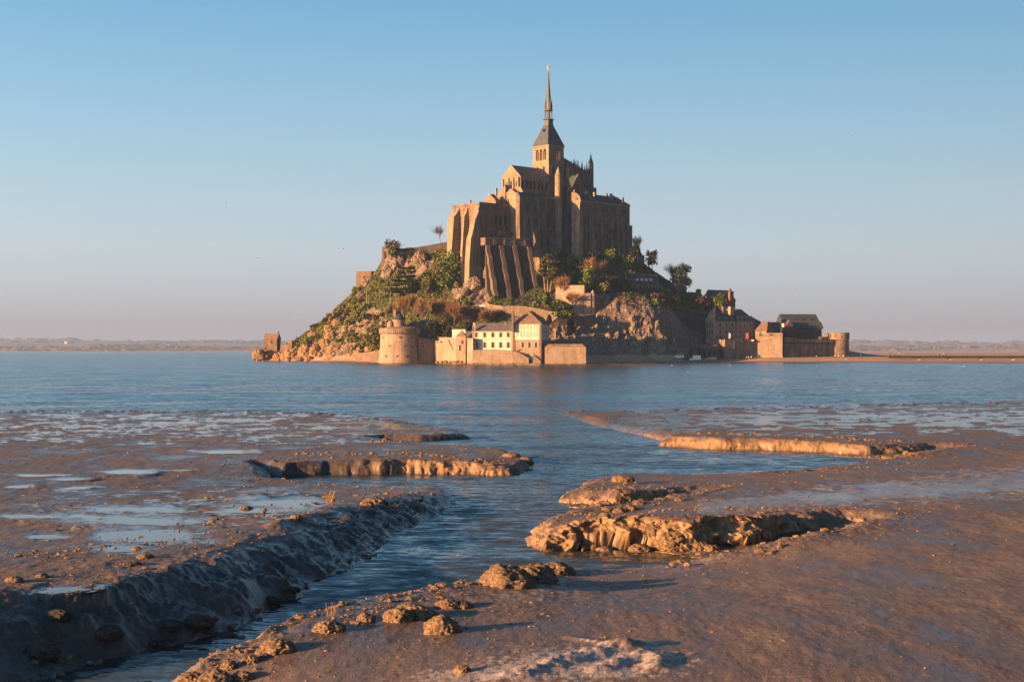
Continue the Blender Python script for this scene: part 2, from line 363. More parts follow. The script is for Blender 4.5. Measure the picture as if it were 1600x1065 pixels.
        if wallmat:  # stone gable triangles, proud of the roof's end faces
            for q in (0, 1):
                m = MB()
                if along == 'u':
                    aa = A0-.06 if q == 0 else A1+.06; tri = [s.at(aa, B0), s.at(aa, B1), s.at(aa, (B0+B1)/2)]; ab = aa+(.35 if q == 0 else -.35)
                    tr2 = [s.at(ab, B0), s.at(ab, B1), s.at(ab, (B0+B1)/2)]
                else:
                    bb = B0-.06 if q == 0 else B1+.06; tri = [s.at(A0, bb), s.at(A1, bb), s.at((A0+A1)/2, bb)]; ab = bb+(.35 if q == 0 else -.35)
                    tr2 = [s.at(A0, ab), s.at(A1, ab), s.at((A0+A1)/2, ab)]
                zz = [z-.3, z-.3, zr+.25]
                m.loft([[(*p, k) for p, k in zip(tri, zz)], [(*p, k) for p, k in zip(tr2, zz)]])
                m.build('gable', wallmat, parent)
        return o
    def root(s, name, label, cat, zb, group=None): return empty(name, (s.C[0], s.C[1], zb), label, cat, group)
def chimney(px, pt, pb, D, w, parent, mat='wall_stone', th=42, name='chimney', dp=None):
    u, v = axes(th); c = P(px, pt, D); z0 = P(px, pb, D).z; m = MB(); dp = dp or w*.7
    m.box((c.x, c.y), u, v, -w/2, w/2, -dp/2, dp/2, z0, c.z-.4); m.box((c.x, c.y), u, v, -w/2-.12, w/2+.12, -dp/2-.12, dp/2+.12, c.z-.4, c.z-.1)
    o = m.build(name, mat, parent)
    MB().box((c.x, c.y), u, v, -w*.3, w*.3, -dp*.25, dp*.25, c.z-.1, c.z+.25).build('chimney_pot', 'brick_red', o)
    return o
# ================================================================== MUD FLATS
def rbf(ctrl, XY):
    """linear radial basis interpolation"""
    c = np.array(ctrl, float); A = np.hypot(c[:, None, 0]-c[None, :, 0], c[:, None, 1]-c[None, :, 1]); n = len(c)
    M = np.zeros((n+1, n+1)); M[:n, :n] = A; M[:n, n] = 1; M[n, :n] = 1
    w = np.linalg.solve(M, np.append(c[:, 2], 0)); out = np.full(len(XY), w[n])
    for i in range(n): out += w[i]*np.hypot(XY[:, 0]-c[i, 0], XY[:, 1]-c[i, 1])
    return out
def warp(X, Y): return np.stack([X/Y*F/100, 26*np.log(Y)], 1)
RIGHT = [(60,1150,.6),(270,1074,.5),(330,1050,.5),(380,1035,.5),(430,1012,.5),(490,992,.5),(540,985,.5),(600,968,.5),(660,955,.5),(700,945,.5),(750,922,.4),(757,902,.3),(800,892,.5),(880,889,.9),(960,889,1.1),(1040,883,1.3),(1100,873,1.5),(1200,855,1.5),(1330,833,1.5),
 (1250,841,.5),(1180,851,.45),(1120,857,.45),(1060,861,.42),(1000,858,.40),(940,858,.42),(880,857,.40),(850,858,.42),(822,850,.4),(835,835,.6),(850,822,.7),(875,808,.9),(905,800,1.2),(940,799,1),(975,801,.8),(1020,796,.8),(1060,788,.8),(1108,772,.8),
 (1050,783,.3),(1000,791,.3),(960,792,.3),(920,788,.42),(875,783,.45),(885,772,.6),(900,765,.7),(920,752,.8),(960,742,1.2),(1040,742,1.5),(1100,742,1.5),(1180,740,2),(1250,736,2),(1320,727,1.5),(1380,719,1.5),(1478,706,1.5),
 (1420,709,.5),(1360,712,.5),(1300,707,.45),(1200,703,.45),(1120,702,.45),(1055,698,.5),(1030,697,.6),(1035,689,.9),(1005,681,1.0),(960,671,1.2),(920,662,1.4),(895,652,1.6),(865,643,2),
 (1000,641,7),(1100,637,9),(1250,632,12),(1450,628,14),(1750,622,16)]
LEFT = [(-200,1122,1.9),(60,1063,2.0),(200,1027,2.2),(300,1003,2.3),(350,985,2.3),(400,962,2.3),(465,930,2.4),(490,912,2.4),(570,878,2.4),(590,850,2.4),(620,832,2.2),(680,805,1.9),(700,790,1.6),(716,775,1.3),(700,766,1.3),(600,761,1.5),(520,758,1.6),(440,753,1.4),(408,740,.5),
 (440,744,.4),(480,743,.4),(560,741,.35),(640,740,.35),(720,741,.35),(810,742,.35),(832,728,.6),(800,712,.9),(770,705,1.4),(730,700,1.5),(700,697,1.5),(640,694,1.3),(580,689,.6),
 (600,687,.4),(660,689,.4),(737,686,.6),(700,672,1.2),(650,662,3),(600,652,4),(520,643,8),(380,640,11),(200,640,12),(-150,640,12)]
def topoly(L, pre, post):
    r = [(x, y, 1.5) for x, y in pre]
    for px, py, w in L:
        g = G(px, py); r.append((g.x, g.y, w))
    return r+[(x, y, 20) for x, y in post]
polyR = topoly(RIGHT, [(-26, -5), (-20, 10), (-9.5, 18)], [(220, 190), (220, -5)])
polyL = topoly(LEFT, [(-70, 12), (-17, 20)], [(-320, 145), (-320, 12)])
TOPS = [(1600,1065,.85),(1200,1065,.85),(800,1065,.75),(500,1065,.5),(350,1060,.3),(200,1090,.15),(100,1130,.15),(300,1130,.4),(1500,950,.85),(1200,950,.75),(900,960,.62),(750,965,.6),(600,1000,.6),(850,905,.4),(790,893,.6),(880,897,.08),(960,897,.06),(1040,891,.06),(1100,880,.08),(1200,862,.2),(1330,838,.42),(900,918,.25),(1000,920,.25),(1120,902,.28),(1250,870,.38),(1340,855,.5),(1450,850,.6),(1600,850,.65),
 (1060,806,.98),(960,806,1.0),(900,812,.92),(850,830,.5),(1150,813,.88),(1250,823,.66),(1330,829,.5),(960,803,.2),(920,803,.3),(1020,799,.3),(1080,788,.45),(1060,792,.5),(1150,790,.6),
 (960,763,.72),(920,767,.65),(1040,767,.6),(1100,771,.42),(890,776,.4),(1000,746,.2),(1250,739,.12),(1100,746,.15),(1350,723,.25),(1200,745,.32),(1300,750,.45),(1400,740,.45),(1500,760,.6),(1600,790,.7),
 (1100,683,.72),(1200,685,.7),(1300,690,.6),(1400,697,.55),(1450,702,.45),(1490,707,.3),(1420,717,.15),(1480,711,.22),(1060,683,.72),(1000,672,.5),(950,664,.45),(900,653,.35),(1100,666,.2),(1300,665,.15),(1500,680,.25),(1600,660,.12),(1200,650,.07),(1500,640,.05),
 (0,930,1.2),(100,912,1.15),(200,893,1.1),(300,865,1.05),(350,850,1.0),(430,815,.92),(560,790,.8),(650,768,.7),(690,770,.55),(-150,950,1.2),
 (0,850,.95),(150,830,.85),(300,790,.7),(450,782,.6),(520,761,.12),(600,765,.12),(440,757,.15),(500,772,.4),(600,774,.4),(0,780,.7),(0,720,.55),(200,700,.4),(400,700,.45),(400,722,.65),
 (480,720,.66),(600,719,.68),(720,721,.62),(800,734,.3),(440,731,.5),(600,695,.2),(700,693,.2),(600,681,.38),(660,680,.4),(500,670,.2),(200,660,.08),(0,660,.08),(400,655,.06),(-150,700,.4)]
tctrl = []
for px, py, z in TOPS:
    D = gD(py, z); tctrl.append((*warp(np.array([(px-800)/F*D]), np.array([D]))[0], z))
PUD = [(98,921,46,6,1),(200,737,34,4,.6),(205,797,62,5,.9),(218,813,88,7,1),(240,836,78,9,1),(188,857,34,5,.8),(60,742,34,2,.5),(100,748,26,2,.5),(280,734,22,2,.5),(425,790,52,8,.9),(395,797,40,4,.7),(110,806,60,3,.6),(350,706,42,2,.5),(115,762,22,2,.5),(40,806,40,3,.5),(480,783,40,3,.5),(70,838,30,3,.5),(30,760,20,2,.5)]
def fields(X, Y):
    """land height, steepness, signed distance"""
    n = len(X); ins = np.zeros(n, bool); best = np.full(n, 1e9); bw = np.ones(n)
    for poly in (polyR, polyL):
        q = np.zeros(n, bool)
        for i in range(len(poly)):
            x0, y0, w0 = poly[i]; x1, y1, w1 = poly[(i+1) % len(poly)]
            c = (y0 > Y) != (y1 > Y)
            with np.errstate(divide='ignore', invalid='ignore'):
                q ^= c & (X < (x1-x0)*(Y-y0)/(y1-y0+1e-12)+x0)
            dx, dy = x1-x0, y1-y0; t = np.clip(((X-x0)*dx+(Y-y0)*dy)/(dx*dx+dy*dy+1e-9), 0, 1)
            d = np.hypot(X-x0-t*dx, Y-y0-t*dy); b = d < best
            best = np.where(b, d, best); bw = np.where(b, w0+(w1-w0)*t, bw)
        ins |= q
    return np.where(ins, best, -best), bw
def mud_height(X, Y):
    # the bank edges wander
    k = np.clip(1.6-Y/90, .45, 1.2)
    wx = .42*k*fbm(X*.8, Y*.55, 4, 3); wy = .5*k*fbm(X*.8+40, Y*.55, 4, 9)
    sd, w = fields(X+wx, Y+wy)
    cliff = np.clip(1-(w-.25)/.6, 0, 1)
    rough = ridged(X*1.5, Y*.9, 4, 21)
    slump = 1+2.2*np.clip(fbm(X*.35+5, Y*.25, 3, 17)+.15, 0, 1)*cliff; w = w*slump
    sdr = sd+cliff*(.06*rough+.30*fbm(X*.8, Y*.6, 3, 6)+.04*fbm(X*5, Y*4, 3, 5))+np.clip(w-.9, 0, 1.4)*.16*fbm(X*1.1, Y*1.1, 4, 8)
    T = rbf(tctrl, warp(X, Y)); T = np.maximum(T, .03)
    s = np.clip(sdr/w, 0, 1); prof = np.where(w < 1, s**.55, 1-(1-s)**1.55)
    # broken terraces in the long dark bank
    lump = np.clip(w-1.2, 0, 1)*np.exp(-((s-.45)/.35)**2)
    z = T*prof+lump*(.24*ridged(X*.8, Y*.8, 5, 31)+.09*fbm(X*3.2, Y*3.2, 4, 33)-.05)
    edge = np.exp(-np.maximum(sd-w*.8, 0)/.9)*(sd > 0)*np.clip(T*1.6, 0, 1)
    z += edge*(.075*fbm(X*2.3, Y*1.8, 4, 44)+.03*fbm(X*8, Y*6, 3, 45))
    flat = np.clip(sd/2, 0, 1)
    rl = .034*fbm(X*.55, Y*.30, 4, 50)+.024*fbm(X*2.2, Y*1.0, 4, 51)+.007*fbm(X*9, Y*4, 3, 52)
    z += rl*flat*np.clip(T*3, .35, 1)
    # ripple marks on the near right flat, low escarpment near the bottom edge
    PX = X/Y*F+800; PY = HZ+(EYE-T)*F/Y
    def ridge_line(pts, h, wd, z0=.8):
        nonlocal z
        dd = np.full(len(X), 1e9)
        for (a, b), (c, e) in zip(pts[:-1], pts[1:]):
            A = G(a, b, z0); B = G(c, e, z0); dx, dy = B.x-A.x, B.y-A.y
            t = np.clip(((X-A.x)*dx+(Y-A.y)*dy)/(dx*dx+dy*dy), 0, 1); dd = np.minimum(dd, np.hypot(X-A.x-t*dx, Y-A.y-t*dy))
        z = z+h*np.exp(-(dd/wd)**2)*(1+.5*fbm(X*5, Y*5, 3, 61))
    ridge_line([(800, 1055), (880, 1030), (960, 1010), (985, 1004)], .13, .35)
    ridge_line([(930, 1045), (1000, 1022), (1035, 1030), (1020, 1045)], .10, .22)
    ridge_line([(890, 985), (960, 1003), (1040, 1025)], .05, .12)
    ridge_line([(640, 1060), (760, 1064)], .06, .2)
    ridge_line([(330, 852), (460, 850)], .09, .35, 1.3); ridge_line([(180, 890), (260, 868), (340, 850)], .10, .4, 1.4)
    ridge_line([(430, 812), (470, 800)], .12, .3, 1.1); ridge_line([(0, 905), (80, 895), (130, 890)], .10, .4, 1.5)
    ridge_line([(170, 828), (260, 826)], .08, .3, 1); ridge_line([(180, 793), (225, 795)], .06, .3, 1)
    ridge_line([(940, 745), (985, 748)], .14, .5, .5)
    z = np.where(sd > 0, z, -np.clip(-sd*.5, 0, .5)-.02)
    # puddle basins
    for (cx, cy, rx, ry, kk) in PUD:
        i = np.argmin((PX-cx)**2+(2*(PY-cy))**2); lv = T[i]
        e = np.hypot((PX-cx)/rx, (PY-cy)/ry)+.75*fbm(PX*.05, PY*.28, 4, 70)
        m_ = sstep((2.2-e)/1.0); z = z*(1-m_)+m_*(lv+np.clip((e-1)*.06, -.05, .06))
    # sand wedges inside the notches
    for (px0, py0, px1, py1, h1) in ((1075, 864, 1330, 832, .28), (1000, 797, 1108, 774, .3), (1378, 716, 1478, 706, .16)):
        A = G(px0, py0); B = G(px1, py1); dx, dy = B.x-A.x, B.y-A.y; L = math.hypot(dx, dy)
        t = ((X-A.x)*dx+(Y-A.y)*dy)/(L*L); q = np.abs((X-A.x)*dy-(Y-A.y)*dx)/L
        fl = np.where((t > -.05) & (t < 1.1) & (q < 3), np.clip(t*h1+.02, -.2, .5)+.03*fbm(X*3, Y*3, 3, 81), -1); z = np.maximum(z, fl)
    return z, sd, w, T, PX, PY
ys = []
y = 1150.0
while y > 617:
    ys.append(y); st = .85
    for a, b_, s_ in ((800, 868, .38), (755, 800, .45), (712, 745, .45), (676, 708, .45), (640, 676, .6), (840, 864, .17), (779, 796, .25), (733, 746, .2), (696, 711, .2)):
        if a < y < b_: st = s_
    if y > 1072: st = 2.5
    y -= st
Dn = [60., 6., 12.]
rowD = np.array([4., 10., 16.]+[gD(v) for v in ys]); NC = 952
tan = np.concatenate([np.linspace(-1.7, -.45, 26), np.linspace(-.43, .43, 900), np.linspace(.45, 1.7, 26)])
X = (rowD[:, None]*tan[None, :]).ravel(); Y = np.repeat(rowD, NC)
z, sd, w, T, PX, PY = mud_height(X, Y)
NR = len(rowD)
wetL = np.clip(1-np.abs(PY-664)/30, 0, 1)*(PX < 760)
n1 = fbm(PX*.034, PY*.40, 5, 90); n2 = fbm(PX*.11, PY*.9, 4, 91)
wet = .95*sstep((n1*1.0+n2*1.0+wetL*.45-.25)*3.5)*(wetL > 0)
wr = np.clip(1-np.abs(PY-655)/26, 0, 1)*(PX > 950); wet = np.maximum(wet, .85*sstep((n1+n2*.6+wr*.7-.25)*4)*(wr > 0))
sy = 792-(PX-1110)*.085; ws = np.clip(1-np.abs(PY-sy)/(14+np.clip(PX-1100, 0, 500)*.035), 0, 1)*(PX > 1090)
saltv = .8*sstep((n2*1.2+ws*.9-.35)*3)*(ws > 0)
wet = np.maximum(wet, .55*sstep((n1*.7+ws-.35)*4)*(ws > 0))
wl2 = np.clip(1-np.abs(PY-795)/38, 0, 1)*np.clip(1-np.abs(PX-330)/300, 0, 1); wet = np.maximum(wet, .9*sstep((n1*1.3+n2*1.0+wl2*.7-.55)*4)*(wl2 > 0))
shore = np.exp(-np.maximum(sd-w*.6, 0)/.5)*(sd > 0)*(w > .45); saltv = np.maximum(saltv, .75*shore*sstep((n2*1.5+.6))*(PX > np.interp(PY, [860, 880, 960, 1065, 1200], [690, 660, 500, 200, -300]))*(PX < 1320)*(PY > 860))
nb = np.clip(1-np.abs(PY-915)/45, 0, 1)*np.clip(1-np.abs(PX-860)/260, 0, 1); saltv = np.maximum(saltv, .6*sstep((n2*1.6+nb-.75)*3)*(nb > 0))
nr = np.exp(-((PX-930)/150)**2-((PY-1035)/28)**2)+.7*np.exp(-((PX-740)/120)**2-((PY-1060)/20)**2); saltv = np.maximum(saltv, sstep((n2+nr*1.3-.55)*3))
zz = z.reshape(NR, NC); gx = np.abs(np.gradient(zz, axis=1))/np.maximum(np.gradient(X.reshape(NR, NC), axis=1), 1e-3); gy = np.abs(np.gradient(zz, axis=0))/np.maximum(np.abs(np.gradient(Y.reshape(NR, NC), axis=0)), 1e-3)
steep = sstep((np.hypot(gx, gy).ravel()-.45)*1.6)*(z > -.1)
far_side = np.clip((.95-w)*3, 0, 1); crest = np.exp(-np.maximum(sd-w, 0)/.35)*(sd > 0)*far_side
wet = np.maximum(wet, .38*(PX < 760)*(PY < 880)*sstep((n1*.9+n2*.4+.35)*1.6)*np.clip((890-PY)/60, 0, 1)*(sd > 0))
wet = wet*(1-np.maximum(steep, crest*.9))
steep = np.maximum(steep, .4*crest*sstep((n2+.1)*3))
chan = np.interp(PY, [600, 760, 830, 880, 960, 1065, 1200], [850, 760, 720, 660, 500, 200, -300]); clay_shade = (PX < chan)*sstep((w-1.05)*3)*sstep((w*.95-sd)/.5)*(PY > 755)  # left bank: wet clay, its dark tone also standing in for slope shade
clay_shade = np.maximum(clay_shade, ((PX > 565) & (PX < 745) & (PY > 674) & (PY < 694))*1.0*(steep > .02)); clay_shade = np.maximum(clay_shade, np.clip((640-PX)/120, 0, 1)*((PX > 395) & (PY > 712) & (PY < 752))*sstep(steep*3))  # far pool wall: its shade painted dark; then the dark wet left pool end
steep = steep*(1-clay_shade)
for (cx, cy, rx, ry, kk) in PUD:
    e = np.hypot((PX-cx)/rx, (PY-cy)/ry)+.75*fbm(PX*.05, PY*.28, 4, 70); wet = np.maximum(wet, .8*sstep((1.75-e)/.7))
# a damp lip just above the water line
lip = np.clip(1-z/.10, 0, 1)*(sd > -.3); wet = np.maximum(wet, lip*.75)
idx = np.arange(NR*NC).reshape(NR, NC)
q = np.stack([idx[:-1, :-1], idx[:-1, 1:], idx[1:, 1:], idx[1:, :-1]], -1).reshape(-1, 4)
keep = z[q].max(1) > -.12; q = q[keep]
us = np.unique(q); rm = np.full(NR*NC, -1); rm[us] = np.arange(len(us))
k = steep*(z > -.1)*np.clip((Y-25)/10, .35, 1)*np.clip(48/Y, .45, 1)
Y = Y-k*(.26*ridged(X*1.0+z*2.2, z*2.4-X*.6, 4, 111)+.26*fbm(X*2.6+z*1.3, z*4.6-X*.8, 4, 112)+.12*fbm(X*7, z*10+X*2, 3, 116)); X = X+k*(.20*fbm(Y*1.2+X, z*4, 3, 113)+.09*fbm(X*5, z*9, 3, 114)); z = z+k*.05*fbm(X*4, Y*4, 3, 115)
me = np_mesh('mudflats', np.stack([X, Y, z], 1)[us], rm[q], 'mud', True, {'wet': wet[us], 'steep': steep[us], 'salt': saltv[us], 'clay_shade': clay_shade[us]})
tag(link(bpy.data.objects.new('mudflats', me)), kind='structure')
MZ = zz; MROW = rowD
def mud_z(x, y):
    a, *_ = mud_height(np.array([x, x+.01]), np.array([y, y])); return float(a[0])
def mud_zs(xs, ys_): return mud_height(np.asarray(xs, float), np.asarray(ys_, float))
print('mud quads', len(q), 'rows', NR)
# puddles: flat sheets of water lying in the basins
for (cx, cy, rx, ry, kk) in PUD:
    i = np.argmin((PX-cx)**2+(2*(PY-cy))**2); lv = T[i]-.006
    c = G(cx, cy, lv); ex = 1.3*rx/F*c.y; ey = 1.25*ry*c.y**2/(EYE*F)
    vs = [(c.x+ex*math.cos(a), c.y+ey*math.sin(a), lv) for a in np.linspace(0, 2*math.pi, 28, endpoint=False)]
    MB().add(vs, [list(range(28))]).build('puddle', 'puddle_water', kind='structure', origin=(c.x, c.y, lv))
# sea: one sheet to beyond the horizon, finer near by
r = [3, 12, 20, 30, 45, 70, 100, 150, 220, 320, 480, 700, 1000, 1600, 2600, 4200, 7000, 11500]; cs = np.linspace(-1, 1, 41)
V = np.array([(D*c*2.0+0, D, 0.0) for D in r for c in cs]); idx = np.arange(len(V)).reshape(len(r), 41)
Fq = np.stack([idx[:-1, :-1], idx[:-1, 1:], idx[1:, 1:], idx[1:, :-1]], -1).reshape(-1, 4)
tag(link(bpy.data.objects.new('sea', np_mesh('sea', V, Fq, 'sea_water', True))), kind='structure')
# sea bed and far ground below everything
MB().add([(-12000, -400, -3), (12000, -400, -3), (12000, 18000, -3), (-12000, 18000, -3)], [[0, 1, 2, 3]]).build('ground', 'sand', kind='structure')
# ------------------------------------------------------------------ far shore: tidal sand, hills, woods, farms
def sheet(name, mat, x0, x1, nx, y0, y1, ny, fz, smooth=True):
    xs = np.linspace(x0, x1, nx); yy = np.linspace(y0, y1, ny); XX, YY = np.meshgrid(xs, yy)
    ZZ = fz(XX.ravel(), YY.ravel()); V = np.stack([XX.ravel(), YY.ravel(), ZZ], 1); idx = np.arange(nx*ny).reshape(ny, nx)
    Fq = np.stack([idx[:-1, :-1], idx[:-1, 1:], idx[1:, 1:], idx[1:, :-1]], -1).reshape(-1, 4)
    return tag(link(bpy.data.objects.new(name, np_mesh(name, V, Fq, mat, smooth))), kind='structure')
sheet('far_beach', 'sand', -6500, 6500, 200, 6900, 8300, 6, lambda x, y: (y-6900)/1400*6+1.0*fbm(x*.002, y*.002, 3, 3)-.5)
sheet('salt_marsh', 'sand', 262, 2400, 60, 1060, 4600, 14, lambda x, y: .5+1.2*sstep((y-1060)/400)+.6*fbm(x*.004, y*.002, 3, 33))
def hz(x, y):
    near = 42*sstep((y-8250)/900)*(.5+.35*fbm(x*.001, y*.001, 3, 5))
    far = 72*sstep((y-10000)/2700)*(.95+.26*fbm(x*.0009+7, y*.0007, 4, 12))*(1.0-.2*sstep(x/2000+.5))
    return 1+near+far
sheet('hills', 'far_fields', -8300, 8300, 300, 8250, 14500, 70, hz)
def blobs_mesh(name, C, R, mat, kind='stuff', sub=1):
    bm_v = []; t = (1+5**.5)/2
    iv = np.array([(-1, t, 0), (1, t, 0), (-1, -t, 0), (1, -t, 0), (0, -1, t), (0, 1, t), (0, -1, -t), (0, 1, -t), (t, 0, -1), (t, 0, 1), (-t, 0, -1), (-t, 0, 1)])/math.hypot(1, t)
    ifc = np.array([(0, 11, 5), (0, 5, 1), (0, 1, 7), (0, 7, 10), (0, 10, 11), (1, 5, 9), (5, 11, 4), (11, 10, 2), (10, 7, 6), (7, 1, 8), (3, 9, 4), (3, 4, 2), (3, 2, 6), (3, 6, 8), (3, 8, 9), (4, 9, 5), (2, 4, 11), (6, 2, 10), (8, 6, 7), (9, 8, 1)])
    n = len(C); J = RNG.uniform(.65, 1.3, (n, 12, 1)); V = C[:, None, :]+iv[None]*J*R[:, None, :]; Fc = ifc[None]+(np.arange(n)*12)[:, None, None]
    return np_mesh(name, V.reshape(-1, 3), Fc.reshape(-1, 3), mat, False)
n = 5200; yb = RNG.choice([8300, 8500, 9000, 9600, 10700, 12000, 12800], n, p=[.25, .2, .15, .12, .1, .1, .08])+RNG.uniform(-80, 80, n); xb = RNG.uniform(-.43, .43, n)*yb
kp = fbm(xb*.0025, yb*.002, 3, 77) > -.25; xb, yb = xb[kp], yb[kp]; hb = RNG.uniform(6, 12, len(xb))*(1+.6*(fbm(xb*.003, yb*0, 2, 8) > .2))
C = np.stack([xb, yb, hz(xb, yb)+hb*.5], 1); R = np.stack([hb*RNG.uniform(1.2, 3.5, len(xb)), hb*1.3, hb*.9], 1)
tag(link(bpy.data.objects.new('far_woods', blobs_mesh('far_woods', C, R, 'far_trees'))), 'low woods and hedges on the hazy far shore', 'woods', kind='stuff')
for i, (px, py, D, lab) in enumerate([(1363, 544.5, 8400, 'small white farmhouse on the hazy shore just past the round end tower'), (1360, 548.6, 8100, 'white beach hut at the foot of the far shore past the end tower'), (1562, 548.6, 8100, 'tiny white house low on the far shore above the footbridge end'), (103, 533.5, 10600, 'tiny pale farmhouse on the far hill at the left edge of the bay'), (262, 538.5, 9500, 'tiny pale barn on the far hills midway to the islet')]):
    c = P(px, py, D); e = empty('far_house', (c.x, c.y, c.z-6), lab, 'house')
    m = MB().box((c.x, c.y), (1, 0), (0, 1), -10, 10, -6, 6, c.z-16, c.z); m.build('wall', 'white_paint', e)
    MB().add([(c.x-10.5, c.y-6.5, c.z), (c.x+10.5, c.y-6.5, c.z), (c.x+10.5, c.y+6.5, c.z), (c.x-10.5, c.y+6.5, c.z), (c.x-10.5, c.y, c.z+6), (c.x+10.5, c.y, c.z+6)], [[0, 1, 5, 4], [2, 3, 4, 5], [3, 0, 4], [1, 2, 5]]).build('roof', 'slate_grey', e)
# ================================================================== ISLAND GROUND
HC = [(380,567,880),(400,565,862),(440,562,848),(482,563,830),(520,564,800),(560,565,770),(600,565.5,750),(640,566,746),(665,566,745),(690,566,735),(710,566,726),(740,566,713),(800,566,706),(858,566,708),(915,563,720),(960,560,745),(1010,557,752),(1050,556.5,766),(1064,556.5,772),(1078,556.5,776),(1120,556.5,782),(1200,556.5,792),(1330,556.5,808),
 (440,549,852),(465,533,855),(500,503,858),(530,478,858),(560,450,857),(590,432,857),(602,398,853),(640,388,852),(700,383,850),(720,383,850),
 (600,500,800),(560,522,795),(520,532,815),(480,548,838),(560,480,830),(520,505,840),(640,482,785),(700,484,775),(660,432,815),(620,440,832),(610,470,812),(700,432,808),(730,445,792),(745,425,795),(755,462,776),(740,480,770),
 (760,477,764),(770,477,764),(800,478,762),(840,478,762),(800,468,781),(780,492,752),(840,490,752),(800,512,742),(750,520,738),(680,525,754),(640,515,770),(620,530,764),(665,530,752),(860,480,764),(880,505,748),(858,530,738),(800,530,733),
 (756,425,796),(830,430,796),(850,428,796),(880,402,815),(930,398,828),(985,396,842),(880,432,798),(900,452,786),(930,456,786),(980,461,795),(1005,462,797),(1030,463,800),(1005,425,830),(1025,432,832),(1060,463,815),(1092,470,820),(1060,450,840),(1100,478,834),(1140,490,836),(1180,510,840),
 (870,470,770),(900,482,768),(920,492,765),(950,488,761),(985,479,764),(1015,474,768),(1035,474,776),(990,500,762),(950,510,756),(915,520,748),(960,532,750),(1005,535,753),(1040,528,762),(1055,492,782),(1080,490,812),(1100,505,812),(1080,535,790),(1100,545,792),
 (1150,548,815),(1250,550,818),(1320,552,822),(1250,530,860),(1180,520,858)]
hctrl = [tuple(P(px, py, D)) for px, py, D in HC]
hctrl += [(x, y, zz_) for x, y, zz_ in [(-150, 905, 0), (-100, 935, 5), (-60, 940, 20), (0, 960, 25), (60, 965, 22), (120, 960, 10), (-150, 890, 1), (-40, 900, 45), (30, 900, 62), (10, 850, 70), (-20, 845, 66), (45, 875, 62), (110, 930, 12), (180, 930, 2), (230, 860, 2), (230, 960, 1), (0, 1030, 0), (120, 1040, 0), (-150, 980, -3), (-220, 900, -4), (-190, 850, -4), (-60, 1000, 0), (230, 1040, 0)]]
# beach: apron in front of the walls; water line from the photograph
for px, pw, zw in [(380, 567, -1), (440, 565.5, -.3), (500, 565.5, 0), (560, 566.5, 0), (600, 568, 0), (680, 569, 0), (740, 570, 0), (800, 571, 0), (858, 571, 0), (920, 571, 0), (1000, 570, 0), (1100, 571, 0), (1200, 571, 0), (1300, 572, 0), (1400, 572, 0), (1600, 573, 0), (1900, 573, 0)]:
    g = G(px, pw); hctrl.append((g.x, g.y, zw)); g2 = G(px, pw+5); hctrl.append((g2.x, g2.y, -1.6+zw))
for px, py, D in [(920, 564.5, 712), (1000, 559, 735), (1100, 558.5, 762), (1200, 558.5, 765), (1330, 558.5, 765), (1400, 560, 760), (1500, 562, 740), (1600, 563, 735), (1900, 563, 735), (1400, 557, 860), (1600, 558, 860), (1900, 558, 860)]:
    hctrl.append(tuple(P(px, py, D)))
for px in (1330, 1450, 1600, 1900): hctrl.append(((px-800)/F*1050, 1050, 1.0)); hctrl.append(((px-800)/F*1150, 1150, -2.0))
hc_np = np.array(hctrl)
def pxpy(X, Y, Z): return 800+X/Y*F, HZ+(EYE-Z)/Y*F
def hill_z(X, Y):
    X = np.asarray(X, float); Y = np.asarray(Y, float)
    b = rbf(hc_np, np.stack([X, Y], 1)); PXi, PYi = pxpy(X, Y, b)
    k = sstep((b-3.5)/4)
    rocky = np.zeros(len(X))
    for cx, cy, rx, ry, a in ROCKY:
        rocky = np.maximum(rocky, a*np.clip(1.25-np.hypot((PXi-cx)/rx, (PYi-cy)/ry), 0, 1)*1.6)
    rocky = np.clip(rocky, 0, 1)*(Y < 870)
    z = b+k*(1.0*fbm(X*.09, Y*.09, 4, 101)+.5*fbm(X*.4, Y*.4, 3, 102))+rocky*k*(3.6*ridged(X*.11+.2*b/9, Y*.09, 4, 103)+1.3*ridged(X*.5, Y*.4, 3, 104)-.8)
    return z, rocky
ROCKY = [(440, 555, 45, 14, 1), (520, 545, 60, 12, .8), (560, 525, 40, 25, .8), (585, 500, 25, 22, .6), (980, 505, 75, 40, 1), (940, 535, 80, 30, 1), (1030, 520, 40, 40, 1), (640, 412, 40, 22, .9), (740, 455, 35, 28, .9), (830, 498, 50, 14, .5), (1060, 520, 40, 30, .6), (870, 525, 30, 30, .6)]
xs = np.concatenate([np.arange(-190, -150, 2), np.arange(-150, 135, .8), np.arange(135, 420, 2.5)]); ysb = np.concatenate([np.arange(500, 690, 5), np.arange(690, 870, .9), np.arange(870, 1160, 7)])
XX, YY = np.meshgrid(xs, ysb); hzv, rky = hill_z(XX.ravel(), YY.ravel())
V = np.stack([XX.ravel(), YY.ravel(), hzv], 1); nx = len(xs); idx = np.arange(len(V)).reshape(len(ysb), nx)
Fq = np.stack([idx[:-1, :-1], idx[:-1, 1:], idx[1:, 1:], idx[1:, :-1]], -1).reshape(-1, 4)
keep = V[Fq][:, :, 2].max(1) > -1.2
low = V[Fq][:, :, 2].mean(1) < 3.9; right_low = low | (V[Fq][:, :, 0].mean(1) > 188)
for nm, sel, mt in (('island_hill', keep & ~right_low, 'hill_ground'), ('beach', keep & right_low, 'sand')):
    f = Fq[sel]; us = np.unique(f); rm = np.full(len(V), -1); rm[us] = np.arange(len(us))
    tag(link(bpy.data.objects.new(nm, np_mesh(nm, V[us], rm[f], mt, mt == 'sand', {'rocky': rky[us]}))), kind='structure')
print('hill quads', keep.sum())
HG = hzv.reshape(len(ysb), nx)
